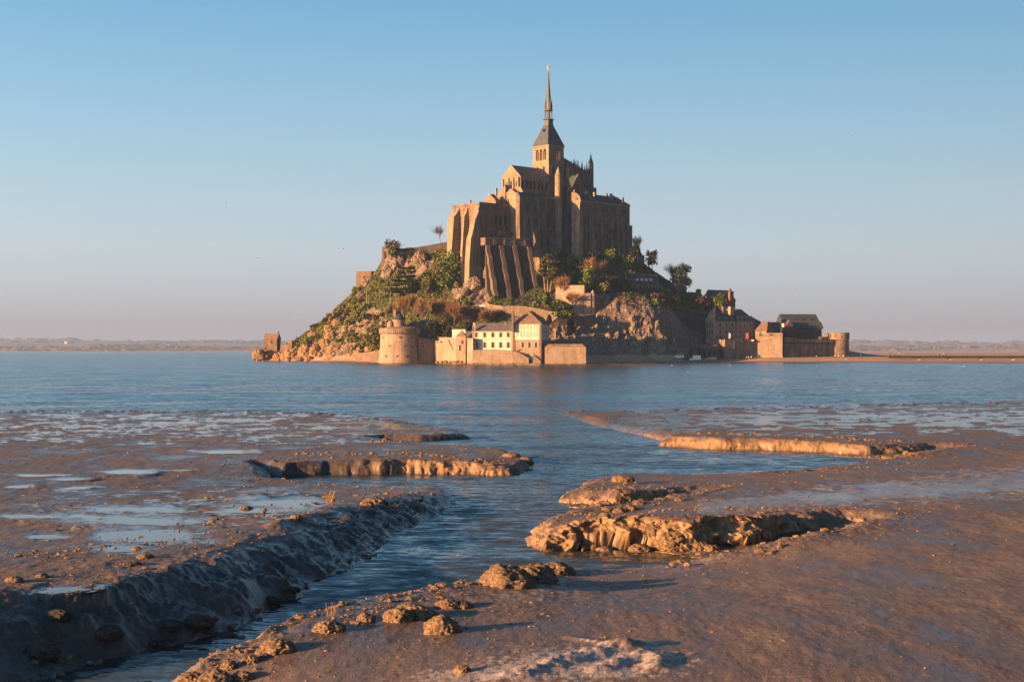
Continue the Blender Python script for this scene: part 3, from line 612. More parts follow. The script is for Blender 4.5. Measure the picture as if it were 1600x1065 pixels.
def hz_at(x, y):
    i = np.searchsorted(xs, x)-1; j = np.searchsorted(ysb, y)-1
    i = min(max(i, 0), nx-2); j = min(max(j, 0), len(ysb)-2); tx = (x-xs[i])/(xs[i+1]-xs[i]); ty = (y-ysb[j])/(ysb[j+1]-ysb[j])
    return float((HG[j, i]*(1-tx)+HG[j, i+1]*tx)*(1-ty)+(HG[j+1, i]*(1-tx)+HG[j+1, i+1]*tx)*ty)
def seat(px, py, lo=690, hi=900):
    """first ground point behind pixel px,py: marches along the sight line"""
    for D in np.arange(lo, hi, .7):
        p = P(px, py, D)
        if hz_at(p.x, p.y) >= p.z: return p
    return None
# ================================================================== ABBEY CHURCH on the summit
def mk(fn, name, mat, parent):
    m = MB(); fn(m); return m.build(name, mat, parent)
nave = Blk(786.5, 812, 858, 273, 812)
A = nave.root('abbey_church', 'stone abbey church with a tall needle spire crowning the island summit', 'church', 62)
U, Vv = nave.u, nave.v
zb = 62
nave.wall(zb, name='nave', mat='church_stone', parent=A)
zr = nave.z(258, 0, nave.Lv/2)
nave.gable(zr, 'u', .35, 'nave_roof', 'slate_grey', A, wallmat='church_stone', a1=nave.Lu+4)
# nave upper windows and blind arches
for k in range(7): nave.slot('R', 2.2+k*3.1, nave.zt-7.4, nave.zt-3.0, 1.3, A); mk(lambda m: nave.fbox(m, 'R', .4+k*3.1, .9+k*3.1, 0, .5, nave.zt-8.2, nave.zt-.9), 'pilaster', 'church_stone', A)
mk(lambda m: nave.fbox(m, 'R', 0, nave.Lu, 0, .35, nave.zt-.9, nave.zt-.1), 'cornice', 'trim', A)
mk(lambda m: nave.fbox(m, 'R', 0, nave.Lu, 0, .3, nave.zt-8.6, nave.zt-8.2), 'string_course', 'trim', A)
L = nave.Lv; zt = nave.zt
nave.slot('L', L*.47, zt-9.5, zt-3.0, 2.6, A, mat='glass')
nave.slot('L', L*.2, zt-8.5, zt-3.6, .9, A); nave.slot('L', L*.80, zt-8.5, zt-3.6, .9, A)
for t in (.02, .32, .62, .95): mk(lambda m: nave.fbox(m, 'L', L*t, L*t+1.0, 0, .9, zb, zt-1.2), 'buttress', 'church_stone', A)
mk(lambda m: nave.fbox(m, 'L', 0, L, 0, .4, zt-13.2, zt-12.6), 'string_course', 'trim', A)
# ---- crossing tower
tw = Blk(833, 857.3, 881, 227, 829)
z0 = tw.z(268); z1 = tw.z(253); z2 = tw.z(235.5)
tw.wall(z0-25, z1, 'tower_base', 'church_stone', A)
tw.box(MB(), -.3, tw.Lu+.3, -.3, tw.Lv+.3, z1, z1+.6).build('string_course', 'trim', A)
for a, b in ((0, 0), (tw.Lu-2, 0), (0, tw.Lv-2), (tw.Lu-2, tw.Lv-2)): tw.box(MB(), a, a+2, b, b+2, z1+.6, tw.zt).build('corner_pier', 'church_stone', A)
mk(lambda m: [tw.box(m, .1, tw.Lu-.1, 0, 1.0, z1+.6, z1+1.5), tw.box(m, 0, 1.0, 1, tw.Lv-1, z1+.6, z1+1.5), tw.box(m, .1, tw.Lu-.1, tw.Lv-1, tw.Lv, z1+.6, z1+1.5), tw.box(m, tw.Lu-1, tw.Lu, 1, tw.Lv-1, z1+.6, z1+1.5)], 'belfry_parapet', 'church_stone', A)
def arcade(face_far, nb):
    """arched belfry openings one can see through: piers and round heads"""
    Lx = tw.Lu if face_far[0] == 'u' else tw.Lv; off = face_far[1]; cw = (Lx-4)/nb; m = MB(); z3 = tw.zt-2.7
    def bx(a0, a1, za, zb_): (tw.box(m, a0, a1, off, off+.9, za, zb_) if face_far[0] == 'u' else tw.box(m, off, off+.9, a0, a1, za, zb_))
    for k in range(nb):
        a = 2+k*cw; pw = .42
        bx(a, a+pw, z1+1.5, z3); bx(a+cw-pw, a+cw, z1+1.5, z3)
        r_ = cw/2-pw; c_ = a+cw/2
        for i in range(6):
            t0 = math.pi*i/6; t1 = math.pi*(i+1)/6; xa, xb = c_+r_*math.cos(t1), c_+r_*math.cos(t0); h = r_*min(math.sin(t0), math.sin(t1))
            bx(xa, xb, z3+h, tw.zt)
        bx(a, c_-r_, z3, tw.zt); bx(c_+r_, a+cw, z3, tw.zt)
        if nb == 3: bx(c_-.16, c_+.16, z1+1.5, z3-.2)
    return m.build('belfry_arch', 'church_stone', A)
for ff in (('u', .1), ('v', .1), ('u', tw.Lv-1), ('v', tw.Lu-1)): arcade(ff, 3)
tw.box(MB(), -.35, tw.Lu+.35, -.35, tw.Lv+.35, tw.zt, tw.zt+.5).build('cornice', 'trim', A)
for f_, LL in (('L', tw.Lv), ('R', tw.Lu)):
    for t in (.3, .7): tw.slot(f_, LL*t, z0-1.5, z0+3.2, 1.5, A)
# steep tower roof, lantern and spire
cx, cy = tw.at(tw.Lu/2, tw.Lv/2); zc = lambda py: EYE+(HZ-py)/F*cy
def sq(h, z): return [(cx+tw.u[0]*a*h+tw.v[0]*b*h, cy+tw.u[1]*a*h+tw.v[1]*b*h, z) for a, b in ((-1, -1), (1, -1), (1, 1), (-1, 1))]
hw = tw.Lu/2+.7
rf = MB().loft([sq(hw, tw.zt+.5), sq(hw*.93, tw.zt+1.6), sq(2.0, zc(196))]).build('tower_roof', 'slate', A)
for s_ in (-1, 1):
    dm = MB().box((cx-tw.u[0]*3.9, cy-tw.u[1]*3.9), tw.u, tw.v, -.6, .6, -.5, .5, zc(207), zc(203)); dm.build('dormer', 'void', rf) if s_ < 0 else None
MB().loft([sq(2.0, zc(197)), sq(1.9, zc(188))]).build('lantern_base', 'lead', A)
def octo(r, z, ph=0): return [(cx+r*math.cos(math.pi*i/4+ph), cy+r*math.sin(math.pi*i/4+ph), z) for i in range(8)]
MB().loft([octo(2.1, zc(188.4)), octo(3.1, zc(187.4)), octo(3.1, zc(186.6)), octo(2.2, zc(186))]).build('gallery', 'lead', A)
for ph in range(8):
    a = math.pi*ph/4+.39; x, y = cx+2.15*math.cos(a), cy+2.15*math.sin(a)
    MB().box((x, y), (1, 0), (0, 1), -.22, .22, -.22, .22, zc(187), zc(172)).build('lantern_post', 'lead', A)
    if ph % 2 == 0:
        MB().lathe((cx+2.1*math.cos(a), cy+2.1*math.sin(a)), [(.42, zc(172)), (.45, zc(166)), (.06, zc(154))], 5).build('pinnacle', 'lead', A)
    g_ = (cx+3.1*math.cos(a), cy+3.1*math.sin(a), zc(187))
    MB().tube(g_, (cx+4.4*math.cos(a), cy+4.4*math.sin(a), zc(187.6)), .13, .05, 4).build('gargoyle', 'lead', A)
MB().loft([octo(1.1, zc(187)), octo(1.1, zc(172))]).build('lantern_core', 'lead', A)
MB().loft([octo(2.25, zc(174)), octo(2.6, zc(173)), octo(2.6, zc(172)), octo(1.75, zc(171))]).build('gallery', 'lead', A)
MB().loft([octo(1.75, zc(171)), octo(1.7, zc(163)), octo(1.45, zc(157))]).build('lantern_upper', 'lead', A)
MB().loft([octo(1.45, zc(157)), octo(.75, zc(134)), octo(.18, zc(111))]).build('spire', 'lead', A)
cr = MB()
for k in range(14):
    t = k/14; z = zc(156-43*t); r_ = 1.4*(1-t)+.25*t
    for i in range(0, 8, 2): a = math.pi*i/4; cr.tube((cx+r_*math.cos(a), cy+r_*math.sin(a), z), (cx+(r_+.32)*math.cos(a), cy+(r_+.32)*math.sin(a), z+.35), .13, .04, 4)
cr.build('crocket', 'lead', A, kind='stuff')
# gilded winged figure on the tip
st = MB(); st.lathe((cx, cy), [(.12, zc(112)), (.38, zc(111)), (.22, zc(109.4)), (.30, zc(107.5)), (.36, zc(105)), (.28, zc(103.6)), (.14, zc(103.2))], 8); st.lathe((cx, cy), [(.05, zc(103.3)), (.26, zc(102.6)), (.22, zc(101.7)), (.03, zc(101.3))], 8)
st.tube((cx-.3, cy, zc(104.6)), (cx-.95, cy, zc(102.4)), .13, .09); st.tube((cx-.95, cy, zc(102.4)), (cx-1.15, cy, zc(98.2)), .06, .03)
for q in (-1, 1): st.add([(cx+q*.1, cy+.25, zc(107.5)), (cx+q*.62, cy+.6, zc(106)), (cx+q*.66, cy+.7, zc(102.2)), (cx+q*.3, cy+.3, zc(103.8)), (cx+q*.1, cy+.4, zc(107.5)), (cx+q*.62, cy+.72, zc(106)), (cx+q*.66, cy+.82, zc(102.2)), (cx+q*.3, cy+.42, zc(103.8))], [[0, 1, 2, 3], [7, 6, 5, 4], [0, 4, 5, 1], [1, 5, 6, 2], [2, 6, 7, 3], [3, 7, 4, 0]])
st.build('finial_statue', 'gilt', A)
# ---- choir with flying buttresses and pinnacles
ch = Blk(872, 881, 912, 262, 842)
ch.wall(72, name='choir', mat='abbey_stone', parent=A)
ch.gable(ch.z(243, 0, ch.Lv/2), 'u', .3, 'choir_roof', 'slate', A, b1=max(ch.Lv, 11), hip1=13)
c_ = P(877, 236, 838); MB().tube((c_.x, c_.y, c_.z), (c_.x, c_.y, c_.z-5), .1).tube((c_.x-.6, c_.y, c_.z-1), (c_.x+.6, c_.y, c_.z-1), .08).build('roof_cross', 'lead', A)
for px, pt, pb, r_ in [(896.8, 247, 259, .42), (899.8, 250, 262, .42), (903, 249, 264, .45), (909.4, 251.5, 266, .5), (913.7, 258, 272, .5), (916.8, 252.7, 270, .5), (888, 252, 262, .4), (892.5, 250, 262, .4), (906, 258, 272, .45)]:
    D = 838+(px-890)*.35; c = P(px, pt, D); zB = P(px, pb, D).z; zW = 70
    o = MB().box((c.x, c.y), ch.u, ch.v, -.8, .8, -1.5, 1.5, zW, zB).build('buttress_pier', 'abbey_stone', A)
    MB().lathe((c.x, c.y), [(.95, zB), (r_*1.3, zB+1.2), (.08, c.z)], 6).build('pinnacle', 'abbey_stone', o)
for px, pt, pb in [(886, 262, 283), (891, 265, 288), (897, 264, 290), (903, 268, 292)]:
    a = P(px-5, pt-4, 842); b = P(px+7, pb, 834); m = MB()
    m.loft([[(a.x, a.y, a.z), (a.x+.8, a.y, a.z), (a.x+.8, a.y, a.z-1.6), (a.x, a.y, a.z-1.6)], [(b.x, b.y, b.z), (b.x+.8, b.y, b.z), (b.x+.8, b.y, b.z-2.2), (b.x, b.y, b.z-2.2)]]).build('flying_buttress', 'abbey_stone', A)
for px, pt, pm, w_, D in [(923.2, 239, 256, 2.7, 850), (929.6, 292.5, 300, 1.7, 852), (919.5, 262, 272, 1.8, 848)]:
    c = P(px, pt, D); zm = P(px, pm, D).z
    o = MB().loft([[(c.x+w_*k*.62*math.cos(i*math.pi/3), c.y+w_*k*.62*math.sin(i*math.pi/3), z) for i in range(6)] for k, z in ((1.25, 72), (1.15, zm-14), (1, zm-13.6), (.95, zm))]).build('stair_turret', 'abbey_stone', A)
    MB().lathe((c.x, c.y), [(w_*.5, zm), (w_*.33, zm+1.5), (.05, c.z)], 6).build('turret_spire', 'slate', o)
    for i in range(4): MB().lathe((c.x+w_*.5*math.cos(i*1.57+.5), c.y+w_*.5*math.sin(i*1.57+.5)), [(.28, zm-.5), (.2, zm+1.4), (.02, zm+3)], 4).build('pinnacle', 'abbey_stone', o)
aps = Blk(905, 911, 921, 275, 842); aps.wall(70, name='chapel_ring', mat='abbey_stone', parent=A)
for k in range(3): aps.slot('R', 1.5+k*2.2, aps.zt-9, aps.zt-3, 1.1, A)
# ---- south aisle, transept, stair turret
ai = Blk(806, 815, 867, 304, 803.5)
ai.wall(55, name='aisle', mat='church_stone', parent=A)
p0, p1 = ai.at(0, -.4), ai.at(ai.Lu, -.4); q0, q1 = ai.at(0, ai.Lv+6), ai.at(ai.Lu, ai.Lv+6); zq = nave.zt-9
MB().add([(*p0, ai.zt), (*p1, ai.zt), (*q1, zq), (*q0, zq), (*p0, ai.zt-1), (*p1, ai.zt-1), (*q1, ai.zt-1), (*q0, ai.zt-1)], [[0, 1, 2, 3], [7, 6, 5, 4], [0, 4, 5, 1], [1, 5, 6, 2], [2, 6, 7, 3], [3, 7, 4, 0]]).build('aisle_roof', 'slate', A)
for k in range(8):
    t = 1.5+k*3.2
    if t < ai.Lu-1: ai.slot('R', t, ai.zt-6, ai.zt-2.2, 1.1, A); mk(lambda m: ai.fbox(m, 'R', t+1.2, t+1.9, 0, .6, 60, ai.zt-.6), 'buttress', 'church_stone', A)
mk(lambda m: ai.fbox(m, 'R', 0, ai.Lu, 0, .45, ai.zt-.5, ai.zt+.1), 'cornice', 'trim', A)
wf = Blk(789, 807.5, 816, 302, 800)
wf.wall(55, name='west_block', mat='church_stone', parent=A)
wf.gable(wf.z(296, 2, wf.Lv*.75), 'u', .2, 'west_block_roof', 'slate_grey', A, wallmat='church_stone')
wf.slot('R', wf.Lu*.45, wf.zt-9.5, wf.zt-2.5, 1.5, A)
wf.slot('L', wf.Lv*.7, wf.zt-5, wf.zt-2.6, .8, A)
# arched buttress curving down from the nave's corner
m = MB(); rr = []
for i in range(9):
    t = i/8; px = 806+9.5*math.sin(t*math.pi/2); py = 291+16*(1-math.cos(t*math.pi/2)); c = P(px, py, 806-t*4)
    rr.append([(c.x, c.y, c.z), (c.x+1.2*Vv[0]*-1, c.y-1.2*Vv[1], c.z), (c.x-1.2*Vv[0], c.y-1.2*Vv[1], 75), (c.x, c.y, 75)])
m.loft(rr).build('curved_gable', 'church_stone', A)
pc = Blk(774.5, 789.5, 792, 301, 806, Lu=9)
pc.wall(58, pc.zt-2, name='west_front', mat='church_stone', parent=A)
lz = P(775, 297, 812)
MB().add([(*pc.at(0, 0), pc.zt+4.5), (*pc.at(0, pc.Lv), pc.zt-2.2), (*pc.at(5, pc.Lv), pc.zt-2.2), (*pc.at(5, 0), pc.zt+4.5), (*pc.at(0, 0), pc.zt-2.6), (*pc.at(0, pc.Lv), pc.zt-2.6), (*pc.at(5, pc.Lv), pc.zt-2.6), (*pc.at(5, 0), pc.zt-2.6)], [[0, 1, 2, 3], [7, 6, 5, 4], [0, 4, 5, 1], [1, 5, 6, 2], [2, 6, 7, 3], [3, 7, 4, 0]]).build('half_gable', 'church_stone', A)
pc.slot('L', pc.Lv*.65, pc.zt-7.5, pc.zt-4.6, 1.6, A)
chimney(775.6, 294.5, 318, 812, 1.1, A, 'church_stone')
pg = Blk(756, 774.5, 781, 313, 800)
pg.wall(60, name='porch', mat='church_stone', parent=A)
pg.gable(pg.z(303, 0, pg.Lv*.5), 'u', .15, 'porch_roof', 'slate_grey', A, wallmat='church_stone')
tt = P(872.3, 262, 818); zm = P(872, 275, 818).z
o = MB().lathe((tt.x, tt.y), [(2.1, 60), (2.1, zm-14), (2.25, zm-13.7), (2.0, zm-13.4), (1.95, zm), (2.15, zm+.2)], 16).build('stair_turret', 'church_stone', A, smooth=False)
MB().lathe((tt.x, tt.y), [(2.15, zm+.2), (1.1, zm+2.6), (.06, tt.z+.6)], 16).build('turret_spire', 'church_stone', o)
tr = Blk(886.5, 893.5, 916, 292, 828)
tr.wall(60, name='transept', mat='abbey_stone', parent=A)
apx = P(903.7, 272, 832)
gx0, gx1 = tr.at(0, 0), tr.at(tr.Lu, 0); mid = tr.at(tr.Lu*.45, 0)
o = MB().loft([[(*gx0, tr.zt-.2), (*gx1, tr.zt-2), (*mid, apx.z)], [(*tr.at(0, .8), tr.zt-.2), (*tr.at(tr.Lu, .8), tr.zt-2), (*tr.at(tr.Lu*.45, .8), apx.z)]]).build('transept_gable', 'abbey_stone', A)
e0, e1, em = tr.at(-.4, .8), tr.at(tr.Lu+.4, .8), tr.at(tr.Lu*.45, .8); f0, f1, fm = tr.at(-.4, 14), tr.at(tr.Lu+.4, 14), tr.at(tr.Lu*.45, 14)
MB().add([(*e0, tr.zt), (*f0, tr.zt), (*fm, apx.z-.6), (*em, apx.z-.6), (*e1, tr.zt-2), (*f1, tr.zt-2)], [[0, 1, 2, 3], [3, 2, 5, 4], [0, 3, 4], [1, 5, 2], [0, 4, 5, 1]]).build('transept_roof', 'slate', A)
tr.slot('R', tr.Lu*.33, tr.zt-8, tr.zt-1, 2, A); tr.slot('L', tr.Lv*.5, tr.zt-5, tr.zt-1.2, 1.3, A)
# ================================================================== WEST TERRACE on its great buttresses
te = Blk(707, 749, 812, 319, 789)
T_ = te.root('west_terrace', 'massive buttressed terrace wall carrying the church, its end lit orange', 'terrace', 30)
zlow = 26
te.wall(zlow, name='wall', mat='brown_stone', parent=T_); te_top = te.zt
Lv, Lu = te.Lv, te.Lu
mk(lambda m: [te.box(m, -.2, Lu, -.2, .5, te.zt, te.zt+1.3), te.box(m, -.2, .5, .5, Lv, te.zt, te.zt+1.0)], 'parapet', 'abbey_stone', T_)
def batter(b, face, t0, t1, prof, name='buttress', mat='church_stone', parent=None):
    """prof: list of (z, outward)"""
    rings = []
    for z, d in prof:
        if face == 'L': rings.append([(*b.at(.05, t0), z), (*b.at(.05, t1), z), (*b.at(-d, t1), z), (*b.at(-d, t0), z)])
        else: rings.append([(*b.at(t0, .05), z), (*b.at(t1, .05), z), (*b.at(t1, -d), z), (*b.at(t0, -d), z)])
    return MB().loft(rings).build(name, mat, parent)
zT = te.zt
# corner buttress, stepping out as it falls
batter(te, 'L', -.4, 3.4, [(zlow-6, 8.6), (zT-31, 7.6), (zT-19, 6.4), (zT-17.5, 5.6), (zT-9, 3.4), (zT-4, .9), (zT-1, .5)], parent=T_)
batter(te, 'R', -1, 4.2, [(zlow-6, 2.2), (zT-30, 1.6), (zT-12, .9), (zT-2, .5)], parent=T_, mat='brown_stone')
for t0, t1, dep, low in ((9.5, 11.2, 3.6, 34), (17, 19.2, 5.2, 34), (27.5, 29.6, 4.6, 36), (38, 40.2, 5.4, 38), (47, 49, 4.5, 38)):
    if t1 < Lv+3: batter(te, 'L', t0, t1, [(low-10, dep+1.4), (zT-26, dep+.8), (zT-6, dep*.8), (zT-4.5, dep*.5), (zT-1.2, .4)], parent=T_)
batter(te, 'L', Lv-2.5, Lv+1.2, [(30, 4), (zT-8, 2.6), (zT-3, .5)], parent=T_)
# bays and openings of the shaded long side
mk(lambda m: te.fbox(m, 'R', 5.2, 7.4, 0, .6, zT-32, zT-12), 'buttress', 'abbey_stone', T_)
for t in (12, 15.5, 19, 23, 26.5, 30): te.slot('R', t, zT-10.5, zT-5.2, 1.9, T_)
for t in (12.5, 16, 20, 24): te.slot('R', t, zT-13, zT-11.4, 1.2, T_, arch=False)
for t in (15, 21.5): te.slot('R', t, zT-23.5, zT-18.2, 4.6, T_)
for t in (9.5, 21.5, 31): mk(lambda m: te.fbox(m, 'R', t, t+1.1, 0, .8, zlow, zT-3), 'buttress', 'brown_stone', T_)
mk(lambda m: te.fbox(m, 'R', 9.5, 33, 0, .9, zT-13.6, zT-12.8), 'ledge', 'abbey_stone', T_)
mk(lambda m: te.fbox(m, 'R', 13, 33, 0, 2.4, zT-17, zT-13.9), 'gallery', 'abbey_stone', T_)
for px, py in ((735, 313), ): chimney(px, py, 322, 800, .9, T_, 'church_stone')
# middle body between terrace and lodging
md = Blk(806, 812, 850, 306, 796)
md.wall(28, name='middle_wall', mat='abbey_stone', parent=T_)
md.gable(md.z(299), 'u', .2, 'middle_roof', 'slate', T_, z=md.zt)
for t in (3.5, 9, 14): mk(lambda m: md.fbox(m, 'R', t, t+1.0, 0, .7, 32, md.zt-1), 'buttress', 'abbey_stone', T_)
for t in (6.2, 11.6): md.slot('R', t, md.zt-8, md.zt-4.4, 1.0, T_); md.slot('R', t+.3, md.zt-16, md.zt-12.5, .9, T_)
batter(md, 'R', md.Lu-2.2, md.Lu+.6, [(30, 2.2), (50, 1.6), (md.zt-1, .9), (md.zt+1, .6)], parent=T_, mat='brown_stone')
batter(md, 'R', 8.5, 12, [(40, 12), (54, 8), (66, 4.4), (78, .4)], 'spur_buttress', 'abbey_stone', T_)
rc = Blk(846, 850, 897, 321, 812)
rc.wall(30, name='recessed_wall', mat='abbey_stone', parent=T_)
for t in (3.2, 9.2, 15): rc.slot('R', t, rc.zt-13.5, rc.zt-5, 3.0, T_, mat='dark_stone')
rc.slot('R', 3.4, rc.zt-13, rc.zt-6.6, 1.3, T_)
for t in (.3, 6, 12, 18): mk(lambda m: rc.fbox(m, 'R', t, t+1.1, 0, .9, 34, rc.zt-3), 'buttress', 'abbey_stone', T_)
mk(lambda m: [rc.box(m, 4, 14.5, 2, 8, rc.zt, rc.zt+1.6), rc.box(m, 3.6, 14.9, 1.6, 8.4, rc.zt+1.6, rc.zt+2)], 'terrace_kiosk', 'wood', T_)
batter(rc, 'R', 1.2, 6.2, [(36, 14), (48, 10), (60, 5.4), (72, 1.4), (77, .3)], 'spur_buttress', 'abbey_stone', T_)
# ================================================================== ABBEY LODGING, long shaded block on the right
lo = Blk(893, 905, 984, 313, 816)
B_ = lo.root('abbey_lodging', 'long shaded stone lodging with blue slate roof and a row of tall chimneys', 'building', 38)
z0 = 30
lo.wall(z0, name='wall', mat='abbey_stone', parent=B_)
zr = lo.z(301, 0, lo.Lv/2)
lo.gable(zr, 'u', .5, 'roof', 'slate', B_, hip1=9)
mk(lambda m: lo.fbox(m, 'R', 0, lo.Lu, 0, .4, lo.zt-.7, lo.zt), 'cornice', 'trim', B_)
# curved lit end gable and the strip buttresses that catch the sun
m = MB(); rr = []
for i in range(9):
    t = i/8; px = 893+11.5*math.sin(t*math.pi/2); py = 300.5+13*(1-math.cos(t*math.pi/2)); c = P(px, py, 819-4*t)
    rr.append([(c.x, c.y, c.z), (c.x+1.0, c.y-.3, c.z), (c.x+1.0, c.y-.3, 60), (c.x, c.y, 60)])
m.loft(rr).build('curved_gable', 'church_stone', B_)
batter(lo, 'L', -1.4, .6, [(z0, 2.6), (62, 1.6), (lo.zt-3, 1.0), (lo.zt-1, .5)], parent=B_)
batter(lo, 'R', 0.2, 1.8, [(z0, 2.2), (60, 1.5), (lo.zt-6, 1.0), (lo.zt-4.5, .2)], parent=B_)
for k, t in enumerate((9.5, 17, 24.5, 30, 34.5, 38.5)):
    if t < lo.Lu-1: batter(lo, 'R', t, t+1.3, [(52, 3.4), (70, 2.4), (78, 1.8), (lo.zt-8-(k % 2)*4, 1.0), (lo.zt-6.5-(k % 2)*4, .1)], parent=B_, mat='abbey_stone')
for t in (4.8, 7.2, 13.5): lo.slot('R', t, lo.zt-14, lo.zt-10.8, 1.1, B_); lo.slot('R', t, lo.zt-22, lo.zt-18.2, 1.1, B_)
for t in (19.5, 21.4, 23.2, 27.5, 36, 37.3): lo.slot('R', t, lo.zt-5.4, lo.zt-2.7, 1.0, B_, arch=False)
for t, zz_ in ((20.5, 12), (22.8, 12), (20.5, 18), (22.8, 18), (21, 23.5), (28, 15), (32, 16), (19.4, 28), (27, 24)): lo.slot('R', t, lo.zt-zz_-2.8, lo.zt-zz_, 1.1, B_)
mk(lambda m: lo.fbox(m, 'R', 18.6, 24.4, 0, .35, lo.zt-9.4, lo.zt-8.8), 'ledge', 'trim', B_)
for px, pt, pb, w_ in [(948, 302.5, 312, 1.1), (954.7, 303, 312, 1.5), (958.5, 306, 313, 1.2), (965, 309, 314, .9), (973.3, 308.5, 317, 1.1)]: chimney(px, pt, pb, 836, w_, B_, 'wall_stone')
for px, pt, pb, w_ in [(916.5, 298.5, 306, 1.7), (929, 300.5, 307, 1.4), (898.5, 297, 305, 1.6)]: chimney(px, pt, pb, 826, w_, B_, 'pale_stone')
ex = Blk(980, 983.5, 988, 352, 846); ex.wall(30, name='corner_buttress', mat='abbey_stone', parent=B_)
# ================================================================== RIBBED RETAINING WALL
rb = Blk(756, 758, 826.5, 382, 780, th=23, Lv=6)
R_ = rb.root('retaining_wall', 'tall sooty retaining wall with four rippling stone ribs below the abbey', 'wall', 28)
zg = 30
batter(rb, 'R', 0, rb.Lu, [(zg, 4.6), (45, 2.2), (rb.zt, 0)], 'wall', 'dark_stone', R_)
rb.box(MB(), -.3, rb.Lu, -.6, 6, rb.zt-.2, rb.zt+3.6).build('parapet', 'brown_stone', R_)
mk(lambda m: [rb.fbox(m, 'R', t, t+.6, .6, .9, rb.zt-.2, rb.zt+3.4) for t in (0, 4.6, 5.8, 11, 17, 23.5)], 'pilaster', 'brown_stone', R_)
mk(lambda m: rb.box(m, -.5, rb.Lu+.2, -.95, 6.2, rb.zt+3.6, rb.zt+3.9), 'coping', 'wall_stone', R_)
for t in (0, .31, .62, .955):
    a = rb.Lu*t*.985; pr = []
    for i in range(15):
        k = i/14; z = zg+(rb.zt-.6-zg)*k; pr.append((z, (1-k)**1.15*7.4+1.5+.28*math.sin(k*19)))
    pr.append((rb.zt-.3, .5)); rings = []
    for z, d in pr:
        j = (1-(z-zg)/(rb.zt-zg))*3.2+.22*math.sin(z*.9+t*9); rings.append([(*rb.at(a+j, .05), z), (*rb.at(a+2.3+j, .05), z), (*rb.at(a+2.3+j, -d), z), (*rb.at(a+j, -d), z)])
    MB().loft(rings).build('rib', 'brown_stone', R_)
# ================================================================== helpers for walls, trees, rocks
def pwall(name, pts, thick, mat, label=None, cat=None, parent=None, group=None, cope=None):
    """pts: (px, D, py_top, py_bottom); a standing wall of real thickness behind its face"""
    f = [P(px, pt, D) for px, D, pt, pb in pts]; b = [P(px, pb, D) for px, D, pt, pb in pts]; n = len(f)
    m = MB(); vs = []
    for i in range(n):
        d = (f[min(i+1, n-1)]-f[max(i-1, 0)]); q = Vector((-d.y, d.x, 0)).normalized()*thick
        vs += [f[i], b[i], f[i]+q, b[i]+q]
    fs = [[1, 0, 2, 3], [4*(n-1), 4*(n-1)+1, 4*(n-1)+3, 4*(n-1)+2]]
    for i in range(n-1):
        k = 4*i; fs += [[k, k+4, k+5, k+1][::-1], [k, k+2, k+6, k+4][::-1], [k+2, k+3, k+7, k+6][::-1], [k+1, k+5, k+7, k+3][::-1]]
    o = m.add(vs, fs).build(name, mat, parent, label=label, cat=cat, group=group, origin=tuple(b[0]))
    if cope:
        m = MB()
        for i in range(n-1):
            d = (f[i+1]-f[i]); d.z = 0; L = d.length; d.normalize(); q = Vector((-d.y, d.x, 0)); a0, a1 = f[i]-q*.2, f[i+1]-q*.2; c0, c1 = f[i]+q*(thick+.2), f[i+1]+q*(thick+.2); h = Vector((0, 0, .35)); e_ = Vector((0, 0, .02))
            m.hexa([a0+e_, a1+e_, c1+e_, c0+e_], [a0+h, a1+h, c1+h, c0+h])
        c = m.build('coping', cope, parent or o)
    return o
def rockobj(name, c, r, seed, mat='rock', sub=4, amp=.42, fr=1.1, label=None, cat='rock', group=None, mesh=None, rz=0, flat=True):
    if mesh is None:
        import bmesh
        bm = bmesh.new(); bmesh.ops.create_icosphere(bm, subdivisions=sub, radius=1)
        for v in bm.verts:
            p = v.co*fr+Vector((seed*3.1, seed*1.7, 0)); h = mn.hetero_terrain(p, 1.0, 2.1, 4, .7)*.5-.3; r2 = 1-2*abs(mn.noise(p*2.1)); v.co *= 1+amp*(h*.7+r2*.45+.3*mn.noise(p*5))
        me = bpy.data.meshes.new(name); bm.to_mesh(me); bm.free(); me.materials.append(MT[mat])
        if not flat:
            for p in me.polygons: p.use_smooth = True
    else: me = mesh
    o = bpy.data.objects.new(name, me); o.location = c; o.scale = r; o.rotation_euler = (0, 0, rz); link(o)
    return tag(o, label, cat, group)
def leafcloud(blobs, n, size, flat=0.0, shell=.55, asp=1.0, out=0):
    """triangles/quads spread through the volume of several ellipsoids; returns V, F relative to origin"""
    bl = np.array(blobs, float); vol = bl[:, 3]*bl[:, 4]*bl[:, 5]; k = RNG.choice(len(bl), n, p=vol/vol.sum())
    d = RNG.normal(size=(n, 3)); d /= np.linalg.norm(d, axis=1)[:, None]; r = shell+(1-shell)*RNG.random(n)**.6; r *= 1+.18*RNG.normal(size=n)
    c = bl[k, :3]+d*bl[k, 3:6]*r[:, None]
    a = RNG.normal(size=(n, 3)); a[:, 2] *= 1-flat; a /= np.linalg.norm(a, axis=1)[:, None]
    if out: a = a*(1-out)+d*out; a /= np.linalg.norm(a, axis=1)[:, None]
    b = np.cross(a, RNG.normal(size=(n, 3))); b /= np.linalg.norm(b, axis=1)[:, None]
    s = size*RNG.uniform(.6, 1.4, n)[:, None]
    V = np.stack([c-a*s, c-b*s*asp, c+a*s, c+b*s*asp], 1).reshape(-1, 3)
    return V, np.arange(4*n).reshape(n, 4)
